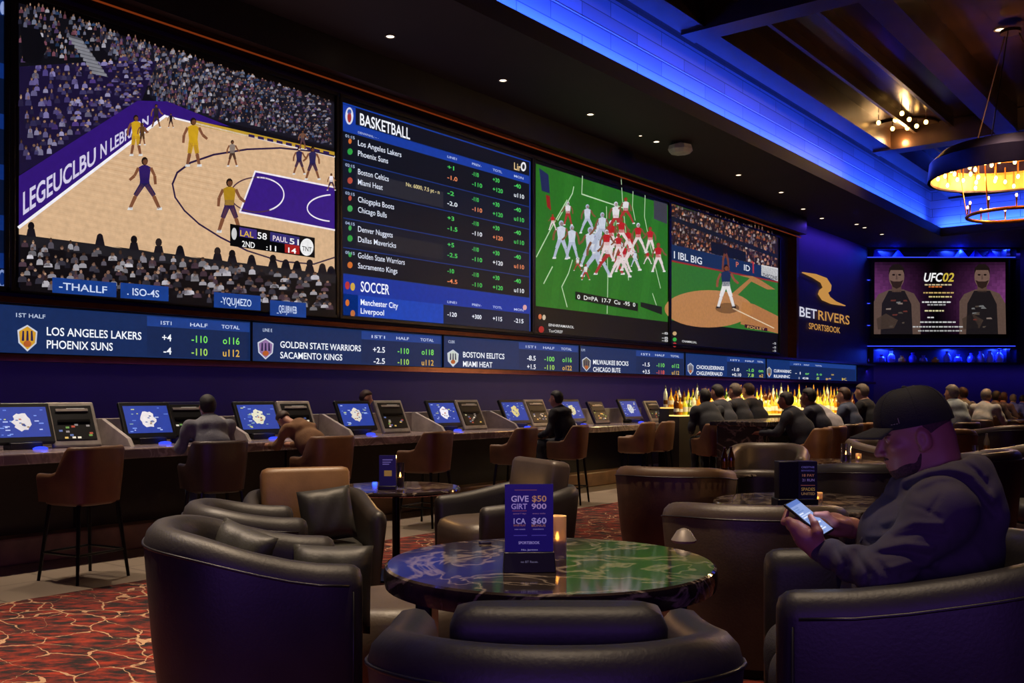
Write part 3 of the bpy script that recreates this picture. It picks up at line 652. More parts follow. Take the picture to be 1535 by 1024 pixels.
# --- odds ticker: six panels end to end
tick = [(-160, 376, 'LOS ANGELES LAKERS', 'PHOENIX SUNS', (70, 502.5, 212), (70, 522, 169), 12.6, (41, 507, 15, 20), '#d09a2c', [('+4', 243, 257), ('-110', 287, 311), ('o116', 334, 359)], [('-4', 245, 257), ('-110', 287, 311), ('u112', 334, 359)], 511, 531, '1ST HALF', 'gold crest'),
        (376, 663, 'GOLDEN STATE WARRIORS', 'SACAMENTO KINGS', (420, 521, 541), (420, 537, 513), 10, (398, 523, 12, 16), '#8a6a9a', [('+2.5', 559, 577), ('-110', 596, 613), ('o118', 632, 650)], [('-2.5', 560, 577), ('-110', 596, 613), ('u112', 632, 650)], 528, 545, 'LINE E', 'purple and gold crest'),
        (663, 868, 'BOSTON EELITCS', 'MIAMI HEAT', (694, 535.5, 756), (694, 549.5, 738), 8.5, (679, 537, 8.5, 13), '#c8d0c8', [('-8.5', 790, 803), ('-100', 816, 831), ('o116', 843, 857)], [('+1.5', 790, 803), ('-110', 816, 831), ('o122', 843, 857)], 540, 553, 'CLIEK', 'white, red and green crest'),
        (868, 1026, 'MILWAUKEE BOCKS', 'CHICAGO BUTE', (889, 546, 942), (889, 557, 930), 7, (879, 546, 6.5, 11), '#6a6250', [('-1.5', 963, 974), ('-110', 984, 996), ('o112', 1007, 1018)], [('+3.5', 963, 974), ('-118', 984, 996), ('u112', 1007, 1018)], 549, 560, 'CUPS', 'grey-brown crest'),
        (1026, 1148, 'CHOIOLEDERINGS', 'CHGLEWERNALID', (1044, 553, 1085), (1044, 562, 1083), 5.7, (1035, 553, 4.5, 9), '#8a8a94', [('-1.0', 1097, 1108), ('-1.0', 1119, 1130), ('on', 1137, 1144)], [('+0.10', 1097, 1111), ('7.8', 1121, 1130), ('o2', 1138, 1144)], 556, 564, '', 'small grey crest'),
        (1148, 1284, 'CURWARINIC', 'RIUAININC', (1160, 558, 1186), (1160, 566, 1184), 4.5, (1153, 558, 3.5, 8), '#8a8a80', [('- 1', 1192, 1200), ('or', 1207, 1213), ('a o', 1224, 1232), ('=', 1246, 1250)], [(': cs', 1197, 1212), ('@', 1224, 1228), ('p+', 1238, 1246), ('K', 1262, 1270)], 561, 568, '', 'tiny grey crest, farthest along the strip')]
for n_, (x0, x1, n1, n2, p1, p2, cap_, ic, icol, o1, o2, y1, y2, hd, desc) in enumerate(tick):
    t, P, w, h = display('ticker_display', 'navy odds ticker panel with a %s, reading %s' % (desc, n1), x0, x1, 1.79, 2.30, 'ticker screen', 'odds ticker panels under the big screens', a=9.95, bez=.012)
    if n_ >= 4: t['label'] = 'small navy odds ticker panel with a %s above the bottle shelf' % desc if n_ == 4 else 'last small navy odds ticker panel, %s' % desc
    c = '#142a58' if n_ < 4 else '#12306a'
    def q(s0, s1, xa, xb, cc): P.poly([(xa, yl(xa, s0)), (xb, yl(xb, s0)), (xb, yl(xb, s1)), (xa, yl(xa, s1))], cc)
    q(.0335, .0715, x0 + .5, x1 - .5, c); P.up()
    xm = o1[0][1] - .06 * (x1 - max(x0, 0)); q(.0615, .0705, xm, x1 - 2, '#1c3c84'); q(.0345, .0615, xm, x1 - 2, '#12254e'); P.up()
    P.tpx(n1, p1[0], p1[1], p1[2], cap_, '#f2f5fc'); P.tpx(n2, p2[0], p2[1], p2[2], cap_, '#f2f5fc')
    cols = ['#f0f2f8', '#7ae05a', '#7ae05a', '#d0b040']; cols2 = ['#f0f2f8', '#a8d858' if n_ != 3 else '#e05a4a', '#e0b048', '#d0b040']
    for k, (s, xa, xb) in enumerate(o1): P.tpx(s, xa, y1 + (xa - o1[0][1]) * .05, xb, cap_ * .85, cols[k])
    for k, (s, xa, xb) in enumerate(o2): P.tpx(s, xa, y2 + (xa - o2[0][1]) * .035, xb, cap_ * .85, cols2[k])
    if hd: P.tpx(hd, p1[0] - (46 if n_ == 0 else 30 - n_ * 4), yl(p1[0] - 40, .0625), p1[0] - (2 if n_ == 0 else 12), cap_ * .5, '#b8c4dc')
    for k, (s, xa, xb) in enumerate(o1[:3]): P.tpx(['1ST1', 'HALF', 'TOTAL'][k], xa - 2, yl(xa, .0637), xb, cap_ * .44, '#c8d2ec')
    x, y, rx, ry = ic
    P.poly([(x - rx, y - ry * .6), (x, y - ry), (x + rx, y - ry * .5), (x + rx * .9, y + ry * .4), (x, y + ry), (x - rx * .9, y + ry * .35)], '#c8ccd8'); P.up()
    P.poly([(x - rx * .85, y - ry * .5), (x, y - ry * .88), (x + rx * .85, y - ry * .42), (x + rx * .75, y + ry * .35), (x, y + ry * .85), (x - rx * .75, y + ry * .3)], icol); P.up()
    for k in (-1, 0, 1): P.poly([(x + (k - .28) * rx * .45, y + ry * .2), (x + (k + .28) * rx * .45, y + ry * .2), (x + (k + .2) * rx * .42, y - ry * .55), (x + (k - .2) * rx * .42, y - ry * .55)], '#2a2048')
    P.disc((x, y + ry * .42), rx * .4, ry * .25, '#b05a2a', 12)
    P.build('picture', M['ticker'], t, smooth=0)

# --- lit wall sign
t = thing('wall_sign', 'gold and white BETRIVERS SPORTSBOOK sign on the indigo wall', 'sign', (-10.08, 0, 0), FRONT)
def sfn(p): return wallp(p[0], p[1], 10.08)
def letters(nm, s, pl, pb, pr, cap_, m_, bold=.012):
    v, f, a0, a1 = glyphs(s, bold); u0, z0 = sfn((pl, pb)); u1 = sfn((pr, pb))[0]; d = F * 10.08 / ((VPX - pl) * CS); sy = cap_ * d / F / .72; sx = (u1 - u0) / (a1 - a0)
    b = MB(); b.add([(u0 + (x - a0) * sx, -.03, z0 + y * sy) for x, y in v], f); n = len(v)
    return b.build(nm, m_, t, smooth=0)
sw = emit_mat('sign_white', '#d8d8e8', .9); sg = emit_mat('sign_gold', '#c8904a', .9)
o = letters('lettering', 'BET', 1197, 474, 1223, 15, sw); o['label'] = 'white letters BET'
o = letters('lettering', 'RIVERS', 1225, 479, 1272, 14.5, sg); o['label'] = 'gold letters RIVERS'
o = letters('lettering', 'SPORTSBOOK', 1211, 493, 1258, 9.5, sg); o['label'] = 'small gold letters SPORTSBOOK'
top = [(1202, 408), (1222, 411), (1238, 417), (1245, 428), (1244, 436), (1240, 439), (1243, 445), (1252, 452), (1266, 458)]
bot = [(1202, 409), (1217, 416), (1230, 424), (1233, 431), (1228, 435), (1226, 441), (1232, 450), (1246, 456), (1266, 459)]
b = MB()
for dy in (-.03, 0): b.v += [(*(lambda q: (q[0], dy, q[1]))(sfn(p)),) for p in top + bot]
n = len(top); b.f = [(i, i + 1, n + i + 1, n + i) for i in range(n - 1)] + [(2 * n + i, 3 * n + i, 3 * n + i + 1, 2 * n + i + 1) for i in range(n - 1)]; b.c = [None] * len(b.f)
o = b.build('emblem', sg, t, smooth=0); o['label'] = 'gold swoosh emblem'

# --- fight poster screen in its lit display case on the far wall
d0 = 31.0
def far(px, py, d=d0): return ((px - 1410) / F * d, EYE + (HOR - py) / F * d)
base = at(1410, d0, 0); 
t = thing('display_case', 'tall blue-lit glass display case around the fight poster screen', 'display case', base, YAW)
b = MB(); x0, z1 = far(1292, 371); x1, z0 = far(1528, 546)
b.box(((x0 + x1) / 2, .38, (z0 + z1) / 2), (x1 - x0, .04, z1 - z0)); b.build('back_panel', M['navy'], t, smooth=0)
for px in (1294, 1306, 1511, 1526): x = far(px, 0)[0]; MB().box((x, .17, (z0 + z1) / 2), (.12, .38, z1 - z0)).build('post', M['navy'], t, smooth=0)
for py in (372, 387.5, 521, 545): z = far(0, py)[1]; MB().box(((x0 + x1) / 2, .17, z), (x1 - x0, .40, .07)).build('shelf', M['navy'], t, smooth=0)
for py in (386, 519): z = far(0, py)[1]; MB().box(((x0 + x1) / 2, -.045, z), (x1 - x0 - .3, .02, .025)).build('light_strip', M['blueglow'], t, smooth=0)
for py in (420, 455, 488): z = far(0, py)[1]; MB().box((far(1300, 0)[0], .1, z), (.24, .3, .02)).build('side_shelf', M['blueglow'], t, smooth=0)
for px in (1330, 1430, 1500):
    lamp('AREA', at(px, d0 + .15, far(0, 374)[1]), 30, BLUE, .6, .2, aim=at(px, d0 + .15, 0)); lamp('AREA', at(px, d0 + .15, far(0, 523)[1]), 40, BLUE, .6, .2, aim=at(px, d0 + .15, 0))
ORD = ['first','second','third','fourth','fifth','sixth','seventh','eighth','ninth','tenth','eleventh','twelfth','thirteenth']
g = random.Random(2)
xs = [(1303, 9, '#3a3aff'), (1322, 12, '#5a5ae0'), (1336, 17, '#6a6aff'), (1352, 10, '#b06a20'), (1368, 15, '#4a4ae0'), (1384, 11, '#4a4ab0'), (1402, 8, '#b08020'), (1420, 17, '#5a6aff'), (1436, 12, '#4a4ac0'), (1456, 14, '#5a5aff'), (1470, 17, '#6a7aff'), (1484, 18, '#6a7aff'), (1498, 19, '#7a8aff')]
for i, (px, hpx, c) in enumerate(xs):
    x, z = far(px, 545, d0); hh = hpx / F * d0
    o = MB().lathe([(.10, 0), (.13, hh * .2), (.11, hh * .6), (.05, hh * .8), (.06, hh)], 10).build('glass_vase', mat('tinted_glass', c, .1, coat=.5), None)
    o.location = at(px, d0 + .12, z + .035); tag(o, 'small tinted glass ornament on the lower lit shelf, %s' % (ORD[i] + ' from the left'), 'ornament', 'glass ornaments under the fight screen')
for i, (px, hpx) in enumerate(((1312, 13), (1346, 11), (1398, 12), (1440, 13), (1462, 12), (1484, 12))):
    x, z = far(px, 387, d0); hh = hpx / F * d0
    o = MB().lathe([(.22, 0), (.16, hh * .3), (.02, hh)], 4).build('glass_pyramid', mat('tinted_glass', '#3a4aff', .15, coat=.5), None, smooth=0)
    o.location = at(px, d0 + .14, z + .035); tag(o, 'blue glass pyramid on the top lit shelf, %s' % (ORD[i] + ' from the left'), 'ornament', 'glass pyramids above the fight screen')
t = thing('display_screen', 'far screen with a fight poster of two bare-armed men, headed UFC', 'screen', at(1410, d0 - .18, 0), YAW)
def ffn(p): return far(p[0], p[1], d0 - .18)
b = MB(); (xa, za), (xb, zb_) = ffn((1306, 507)), ffn((1512, 388)); b.box(((xa + xb) / 2, .06, (za + zb_) / 2), (xb - xa, .1, zb_ - za)); b.build('housing', M['plastic'], t, smooth=0)
P = Pic(ffn, .0012)
for i in range(48):                                                 # dusky purple backdrop
    for j in range(24):
        x = 1311 + i * 4.085; y = 393 + j * 4.5; k = abs(x + 4 - 1405) / 95; v = .15 + .6 * math.sin(math.pi * j / 24); n = .8 + .3 * rng.random()
        P.poly([(x, y + 4.5), (x + 4.1, y + 4.5), (x + 4.1, y), (x, y)], tuple(c * (k ** 1.5) * v * n for c in lin('#7a3a78')))
P.up()
for cx, sg_ in ((1344, 1), (1472, -1)):
    P.poly([(cx - 34, 501), (cx - 34, 452), (cx - 27, 441), (cx - 10, 434), (cx + 10, 434), (cx + 26, 440), (cx + 35, 455), (cx + 36, 501)], '#57443c'); P.up()
    P.poly([(cx - 24, 501), (cx - 22, 455), (cx - 12, 436), (cx + 12, 436), (cx + 22, 456), (cx + 24, 501)], '#1a1618'); P.poly([(cx - 30, 478), (cx - 16, 470), (cx + 2, 480), (cx - 4, 492), (cx - 28, 494)], '#42342c')
    P.poly([(cx - 7, 438), (cx + 7, 438), (cx + 7, 424), (cx - 7, 424)], '#523e34'); P.up()
    P.disc((cx, 415), 11.5, 17, '#6a5248', 24); P.up(); P.poly([(cx - 12, 412), (cx - 11, 402), (cx - 5, 396), (cx + 5, 396), (cx + 11, 402), (cx + 12, 412), (cx + 9, 405), (cx - 9, 405)], '#1a1210')
    P.poly([(cx - 10, 420), (cx - 6, 430), (cx, 433), (cx + 6, 430), (cx + 10, 420), (cx + 5, 422), (cx - 5, 422)], '#2a1c18'); P.disc((cx - 4.5, 412), 2.4, 1.4, '#1a1210', 8); P.disc((cx + 4.5, 412), 2.4, 1.4, '#1a1210', 8); P.poly([(cx - 1.5, 419), (cx + 1.5, 419), (cx + .8, 411), (cx - .8, 411)], '#54403a')
    P.up()
    for k in range(10): x = cx + rng.uniform(-18, 18); y = rng.uniform(444, 492); P.poly([(x, y), (x + rng.uniform(3, 9), y), (x + rng.uniform(3, 9), y - 2.5), (x, y - 2)], rng.choice(['#6a6a6a', '#4a4038', '#7a6a62', '#5a2c26']))
u0, z0 = ffn((1384, 422)); P.text('UFC', u0, z0, 13 / F * d0, '#f0f0f0', ffn((1411, 0))[0], .02, .2); u0, z0 = ffn((1412, 422)); P.text('02', u0, z0, 13 / F * d0, '#c8b040', ffn((1429, 0))[0], .02, .2)
for y, xa, xb, c in ((428, 1386, 1426, '#c8b890'), (431, 1392, 1410, '#c86a30'), (440, 1384, 1426, '#c0a060'), (446, 1392, 1424, '#d0c080'), (454, 1382, 1420, '#d8d8d8'), (458, 1390, 1416, '#a0a0a0'), (467, 1386, 1414, '#d8d0a0'), (477, 1390, 1396, '#c8c8c8'), (484, 1379, 1430, '#c0c0c0'), (491, 1368, 1440, '#b8b8b8'), (497, 1376, 1440, '#a8a8a8')):
    x = xa
    while x < xb: ww = rng.uniform(2, 7); P.poly([(x, y), (x + ww, y), (x + ww, y - 2), (x, y - 2)], c); x += ww + 1.2
P.build('picture', M['screen'], t, smooth=0)
# ------------------------------------------------------------------ furniture
def smooth01(x): x = min(1, max(0, x)); return x * x * (3 - 2 * x)
def u_path(hw, yb, yf, n=22, p=2.0):
    pts = [(hw, yf), (hw, yf * .66), (hw, yf * .33)]
    for i in range(n + 1):
        q = math.pi * i / n; c, s = math.cos(q), math.sin(q)
        pts.append((hw * math.copysign(abs(c) ** (2 / p), c), yb * abs(s) ** (2 / p)))
    return pts + [(-hw, yf * .33), (-hw, yf * .66), (-hw, yf)]
def shell(b, hw, yb, yf, zt, zb, T, taper=.08, rim=.07, p=2.3, n=22):
    """wrap-round upholstered shell: zt(y) is the rim height"""
    P = [Vector(q) for q in u_path(hw, yb, yf, n, p)]; rings = []; m = len(P)
    def prof(P_, N_, z, shr=1.0, drop=0.0):
        h = T / 2; z -= drop
        pr = [(-taper, zb), (-taper * .35, zb + (z - zb) * .5), (0, z - rim), (-.08 * T, z - rim * .45), (-.27 * T, z - rim * .08), (-.5 * T, z), (-.73 * T, z - rim * .08), (-.92 * T, z - rim * .45), (-T, z - rim), (-T, zb + (z - zb) * .4), (-T - taper * .2, zb)]
        return [Vector((*(P_ + N_ * (-h + (o + h) * shr)), zz)) for o, zz in pr]
    N = []
    for i in range(m):
        t = (P[min(i + 1, m - 1)] - P[max(i - 1, 0)]).normalized(); N.append(Vector((t.y, -t.x)))
    if N[m // 2].dot(P[m // 2]) < 0: N = [-q for q in N]
    for k, (adv, sh, dr) in enumerate(((T * .42, .30, T * .35), (T * .36, .66, T * .16), (T * .2, .9, T * .04))): rings.append(prof(P[0] + Vector((0, adv)), N[0], zt(yf), sh, dr))
    for i in range(m): rings.append(prof(P[i], N[i], zt(P[i].y)))
    for adv, sh, dr in ((T * .2, .9, T * .04), (T * .36, .66, T * .16), (T * .42, .30, T * .35)): rings.append(prof(P[-1] + Vector((0, adv)), N[-1], zt(yf), sh, dr))
    b.loft(rings); return P, N
def super_ring(hx, y0, y1, z, p=4, n=36):
    cy, hy = (y0 + y1) / 2, (y1 - y0) / 2
    return [Vector((hx * math.copysign(abs(math.cos(a)) ** (2 / p), math.cos(a)), cy + hy * math.copysign(abs(math.sin(a)) ** (2 / p), math.sin(a)), z)) for a in [2 * math.pi * i / n for i in range(n)]]
def cushion(hx, y0, y1, z0, z1, r=.05, p=4, crown=.02):
    b = MB(); R_ = [(r, z0), (r * .3, z0 + r * .3), (0, z0 + r), (0, z1 - r), (r * .3, z1 - r * .3), (r, z1), (min(hx, (y1 - y0) / 2) * .5 + r * .5, z1 + crown * .8), (min(hx, (y1 - y0) / 2) * .85, z1 + crown)]
    return b.loft([super_ring(hx - i, y0 + i, y1 - i, z, p) for i, z in R_])
def pillow(w, h, t, n=12):
    b = MB(); top = []; vs = []; fs = []
    for sgn in (1, -1):
        for i in range(n + 1):
            for j in range(n + 1):
                u, v = 2 * i / n - 1, 2 * j / n - 1; k = max(0, (1 - u ** 4) * (1 - v ** 4)) ** .6; e = 1 - .07 * (1 - abs(u * v)) * (u * u + v * v) / 2
                vs.append((u * w / 2 * e, sgn * (t / 2 * k + .004) + .004 * math.sin(9 * u + 5 * v) * k, v * h / 2 * e))
    m = (n + 1) ** 2; q = n + 1
    for i in range(n):
        for j in range(n):
            a = i * q + j; fs += [(a, a + q, a + q + 1, a + 1), (m + a, m + a + 1, m + a + q + 1, m + a + q)]
    edge = [i * q for i in range(n + 1)] + [n * q + j for j in range(1, n + 1)] + [i * q + n for i in range(n - 1, -1, -1)] + [j for j in range(n - 1, 0, -1)]
    for a, c in zip(edge, edge[1:] + edge[:1]): fs.append((a, c, m + c, m + a))
    return b.add(vs, fs)
CHAIRS = 'barrel lounge chairs'
def barrel_chair(label, loc, rz, hw=.43, yb=-.42, yf=.34, za=.80, zb=.90, outer='leather', seatm='leather2', T=.13, seat_z=.46, group=CHAIRS, name='lounge_chair'):
    t = thing(name, label, 'chair', loc, rz, group)
    zt = lambda y: zb + (za - zb) * smooth01((y - yb) / (yf - yb))
    b = MB(); P, N = shell(b, hw, yb, yf, zt, .05, T); b.build('backrest', M[outer], t, smooth=60)
    pp = MB(); pp.tube([(*(p + n * .002), zt(p.y) - .068) for p, n in zip(P, N)], .005, 6); pp.tube([(*(P[0] + Vector((-.005, .015))), z) for z in (.12, .4, zt(yf) - .09)], .004, 6); pp.tube([(*(P[-1] + Vector((.005, .015))), z) for z in (.12, .4, zt(yf) - .09)], .004, 6)
    pp.build('piping', M['piping'], t, smooth=180)
    cushion(hw - T - .005, yb + T + .01, yf + .05, .27, seat_z - .02, .05, 3.4).build('seat_cushion', M[seatm], t, smooth=180)
    cushion(hw - T + .0, yb + T, yf + .01, .06, .265, .02, 3.4, .0).build('seat_base', M[outer], t, smooth=60)
    MB().loft([super_ring(hw - .12, yb + .1, yf - .04, z, 3) for z in (0, .055)]).build('plinth', M['black'], t, smooth=30)
    return t
def arm_chair(label, loc, rz, back='brown', seatm='leather2', outer='leather', seat_z=.48, top=.86, group='club chairs with tall back cushions', hw=.45):
    t = thing('club_chair', label, 'chair', loc, rz, group); yb, yf, T = -.44, .34, .11
    zt = lambda y: .76 - .10 * smooth01((y - yb) / (yf - yb))
    b = MB(); shell(b, hw, yb, yf, zt, .08, T, p=3.2); b.build('frame', M[outer], t, smooth=60)
    bc = MB(); w = hw - T - .02
    R_ = [(.02, 0), (0, .03), (0, .13), (.02, .16)]
    c = cushion(w, -.09, .09, 0, top - seat_z + .03, .04, 6, .0)
    o = c.build('back_cushion', M[back], t, smooth=180); o.location = (0, yb + T + .13, seat_z - .03); o.rotation_euler.x = rad(9)
    cushion(hw - T - .004, yb + T + .02, yf + .12, .26, seat_z - .02, .06, 4).build('seat_cushion', M[seatm], t, smooth=180)
    cushion(hw - T, yb + T, yf + .05, .10, .255, .02, 4, 0).build('seat_base', M[outer], t, smooth=60)
    for x in (-1, 1):
        for y in (yb + .10, yf - .06): MB().lathe([(.016, 0), (.024, .12)], 10, (x * (hw - .12), y, 0)).build('leg', M['black'], t)
    return t
def throw_pillow(label, loc, w, h, tk, rz, tilt, m='leather2', roll=0):
    o = pillow(w, h, tk).build('throw_pillow', M[m], None, smooth=180); o.location = loc; o.rotation_euler = (tilt, roll, rz); return tag(o, label, 'pillow', 'leather throw pillows')
def round_table(label, loc, R_, z, th=.05, legs='slab', m='marble', group='round marble tables', rz=0):
    t = thing('lounge_table', label, 'table', loc, rz, group)
    MB().lathe([(R_ - .03, z - th), (R_ - .006, z - th + .008), (R_, z - th * .5), (R_ - .006, z - .006), (R_ - .016, z), (R_ - .02, z), (R_ * .5, z), (.001, z)], 72).build('tabletop', M[m], t, smooth=25)
    if legs == 'slab':
        for x in (-1, 1): MB().box((x * R_ * .74, 0, (z - th) / 2), (.06, .34, z - th)).build('leg', M['black'], t, bevel=.008)
        MB().box((0, 0, .02), (R_ * 1.5, .10, .04)).build('stretcher', M['black'], t, bevel=.005)
    else:
        MB().lathe([(.03, .02), (.03, z - th)], 14).build('column', M['black'], t)
        MB().lathe([(R_ * .55, 0), (R_ * .55, .015), (.04, .03)], 32).build('base', M['black'], t)
        MB().lathe([(.12, z - th - .02), (.12, z - th)], 20).build('top_plate', M['black'], t)
    return t

# lounge seating ----------------------------------------------------------------
barrel_chair('dark leather barrel chair in the foreground with its back to the viewer', W(.095, 2.22), rot(0), za=.815, zb=.895, hw=.42)
o = cushion(.235, -.07, .07, 0, .47, .045, 5, 0).build('back_cushion', M['leather2'], None, smooth=180)
o.location = W(.10, 2.145, .46) ; o.rotation_euler = (rad(6), 0, rot(0)); tag(o, 'black leather cushion standing in the foreground barrel chair, under the table edge', 'cushion')
lc = W(-.99, 3.72)
barrel_chair('dark purple-black barrel chair at left beside the marble table, seen from its side', lc, rot(-72), hw=.43, yb=-.40, yf=.30, za=.775, zb=.905)
throw_pillow('grey leather pillow leaning on the backrest of the left barrel chair', at(352, 3.9, .69), .31, .33, .12, rot(-72 + 40), rad(-20), roll=rad(12))
throw_pillow('big black leather pillow upright against the far arm of the left barrel chair', at(497, 4.02, .575), .34, .36, .14, rot(-6), rad(-8))
o = cushion(.34, -.34, .34, .02, .40, .07, 3, .02).build('ottoman', M['taupe'], None, smooth=180); o.location = W(-.52, 4.75); o.rotation_euler.z = rot(20); tag(o, 'low tan leather ottoman half under the left rim of the marble table', 'ottoman')
mt = W(.145, 3.72)
round_table('largest round dark marble table, in the centre foreground', mt, .635, .74, .085, rz=YAW)
arm_chair('club chair with a tan leather back cushion, behind the left barrel chair', W(-1.29, 6.2), rot(-160), back='brown', top=.90, hw=.42)
throw_pillow('black leather pillow on the seat of the tan-backed club chair', at(490, 5.98, .64), .33, .33, .14, rot(-158), rad(14), roll=rad(6))
barrel_chair('black barrel chair mostly hidden behind the left barrel chair, near the counter', W(-1.43, 5.25), rot(-70), za=.74, zb=.81, hw=.36, yb=-.34, yf=.22)
arm_chair('club chair with a taupe back cushion behind the menu card, facing left', W(-.03, 6.75), rot(116), back='taupe', seatm='taupe', seat_z=.55, top=.93)
round_table('round black table with a blue candle holder, behind the tan-backed club chair', W(-.88, 7.35), .49, .68, .035, 'column', rz=YAW)
barrel_chair('tan-fronted barrel chair beyond the marble table, at the carpet edge', W(1.22, 7.3), rot(-20), outer='tan_dark', za=.80, zb=.86)
barrel_chair('large taupe-brown barrel chair right behind the marble table', W(1.25, 5.0), rot(-12), hw=.47, outer='taupe', za=.78, zb=.85)
round_table('dark marble table with a tall black menu box, behind the man with the phone', W(1.95, 6.35), .62, .68, .05, rz=YAW)
mc = W(1.27, 2.93)
barrel_chair('dark barrel chair at lower right in which the man with the phone sits', mc, rot(78), hw=.43, yb=-.44, yf=.42, za=.845, zb=.955)
barrel_chair('low taupe barrel chair beyond the table with the menu box', W(2.2, 8.45), rot(150), outer='taupe', za=.66, zb=.70)
barrel_chair('dark barrel chair just left of the cap of the man with the phone', W(2.75, 7.55), rot(10), za=.82, zb=.87, hw=.44)
round_table('small black table holding two brown bottles, in front of the seated bar guest', W(1.90, 9.0), .40, .66, .03, 'column')
round_table('black table with a dark candle glass, left of the cap of the man', W(3.35, 9.9), .45, .70, .04, 'column')
barrel_chair('taupe barrel chair left of the dark candle glass', W(2.70, 10.25), rot(160), outer='taupe', za=.76, zb=.86)
barrel_chair('taupe barrel chair behind the dark candle glass', W(4.25, 11.0), rot(-150), outer='taupe', za=.80, zb=.88)
barrel_chair('dark brown barrel chair at the right edge behind the hood of the man', W(3.70, 7.9), rot(60), outer='stool_dark', za=.86, zb=.94)
barrel_chair('taupe barrel chair cut by the right edge behind the man', W(4.75, 8.6), rot(100), outer='taupe', za=.88, zb=.96)
round_table('long-edged black table at right behind the man, with plates and glasses', W(5.35, 10.2), .70, .72, .04, 'column')
barrel_chair('orange-brown lounge chair at right, left of the bottle on the black table', W(5.5, 12.4), rot(-20), outer='stool', za=.88, zb=.96)
barrel_chair('dark brown lounge chair at right, behind the bottle on the black table', W(6.75, 13.2), rot(20), outer='stool_dark', za=.90, zb=.98)
barrel_chair('taupe lounge chair at the far right edge among the dark tables', W(7.95, 13.6), rot(70), outer='taupe', za=.84, zb=.96)
round_table('far black table at right where the guests in grey sit', W(8.5, 15.5), .60, .98, .04, 'column')
round_table('far black table at the right edge under blue light', W(10.5, 18.4), .60, .98, .04, 'column')

# things on the tables ------------------------------------------------------------
def candle_glass(label, loc, r=.034, h=.16, m='frost', light=2.5):
    t = thing('candle_holder', label, 'candle', loc, 0, 'candle glasses')
    MB().lathe([(.001, 0), (r * .96, 0), (r, .006), (r, h), (r * .9, h), (r * .9, .012), (.001, .012)], 24, cap=False).build('glass', M[m], t)
    MB().lathe([(.001, .013), (r * .84, .013), (r * .84, h * .42), (.001, h * .40)], 20).build('wax', M['wax'], t)
    MB().lathe([(.001, h * .43), (.006, h * .47), (.004, h * .55), (.0008, h * .62)], 10).build('flame', M['flame'], t)
    l = lamp('POINT', Vector(loc) + Vector((0, 0, h + .05)), light, (1, .5, .15), .02); return t
def menu_card(label, loc, rz, w, h, lines, bg='#16106a', basew=.19):
    t = thing('menu_stand', label, 'menu stand', loc, rz, 'table menu stands')
    MB().loft([[Vector((x * basew / 2, y * .045, 0)) for x, y in ((-1, -1), (1, -1), (1, 1), (-1, 1))], [Vector((x * basew / 2 * .96, y * .02, .07)) for x, y in ((-1, -1), (1, -1), (1, 1), (-1, 1))]]).build('base', M['plastic'], t, bevel=.003)
    P = Pic(step=.0004); x, z0, z1 = w / 2, .065, h
    P.v += [(-x, -.003, z0), (x, -.003, z0), (x, -.003, z1), (-x, -.003, z1), (-x, .003, z0), (x, .003, z0), (x, .003, z1), (-x, .003, z1)]
    P.f += [(0, 1, 2, 3), (5, 4, 7, 6), (3, 2, 6, 7), (1, 5, 6, 2), (4, 0, 3, 7)]; P.c += [lin(bg)] * 5; P.lay = 9
    for s, u0, u1, v, hh, c in lines:
        if s == '-': P.poly_uv([(u0 * w - x, v * h), (u1 * w - x, v * h), (u1 * w - x, v * h + hh), (u0 * w - x, v * h + hh)], c)
        else: P.text(s, u0 * w - x, v * h, hh, c, u1 * w - x, .02)
    P.build('card', M['printed'], t, smooth=0); return t
L_ = [('GIVE', .13, .49, .80, .022, '#d8c8e8'), ('$50', .56, .86, .80, .022, '#e0a860'), ('GIRT', .13, .46, .715, .020, '#c0b0e0'), ('900', .55, .86, .715, .020, '#d0b8d8'), ('-', .15, .45, .69, .002, '#b05a4a'),
      ('special 7 days', .17, .44, .655, .005, '#a07890'), ('every night', .57, .84, .655, .005, '#a07890'), ('1CA', .18, .43, .545, .020, '#c8c0e8'), ('$60', .55, .86, .545, .022, '#c8c0e8'), ('RIVER PLAY', .18, .43, .515, .007, '#b87a4a'), ('BONUS', .55, .84, .51, .008, '#c08a5a'),
      ('new guests', .2, .42, .475, .005, '#a8a0d0'), ('members', .58, .8, .475, .005, '#a8a0d0'), ('-', .18, .46, .405, .003, '#5a50b0'), ('-', .55, .86, .405, .003, '#5a50b0'), ('SPORTSBOOK', .28, .72, .31, .010, '#c0b8e8'), ('-', .2, .66, .93, .002, '#a86a50'), ('No. Jarmno', .34, .68, .235, .006, '#c8c8e8')]
t = menu_card('royal blue promotional card in a black stand, on the central marble table', W(.062, 3.52, .74), YAW + rad(3), .176, .315, L_)
b = Pic(step=.0003); b.lay = 1; b.text('no BT Races.', -.032, .03, .008, '#8a8a9a', .03); b.build('lettering', M['printed'], t, smooth=0).location = (0, -.0365, .005)
candle_glass('lit frosted candle glass behind the blue card on the central marble table', W(.178, 3.80, .74), .036, .165, light=1.6)
o = MB().box((0, 0, .005), (.05, .03, .01)).build('matchbox', M['navy'], None, bevel=.002); o.location = at(727, 4.15, .74); o.rotation_euler.z = YAW + .3; tag(o, 'tiny dark blue matchbox near the far left rim of the central marble table', 'matchbox')
o = MB().lathe([(.001, 0), (.05, 0), (.055, .01), (.03, .05), (.012, .06), (.001, .062)], 18).build('service_bell', M['grey'], None); o.location = at(1025, 4.20, .74); tag(o, 'small grey dome at the far right rim of the central marble table', 'dome')
tz = .68; tl = W(-.88, 7.35)
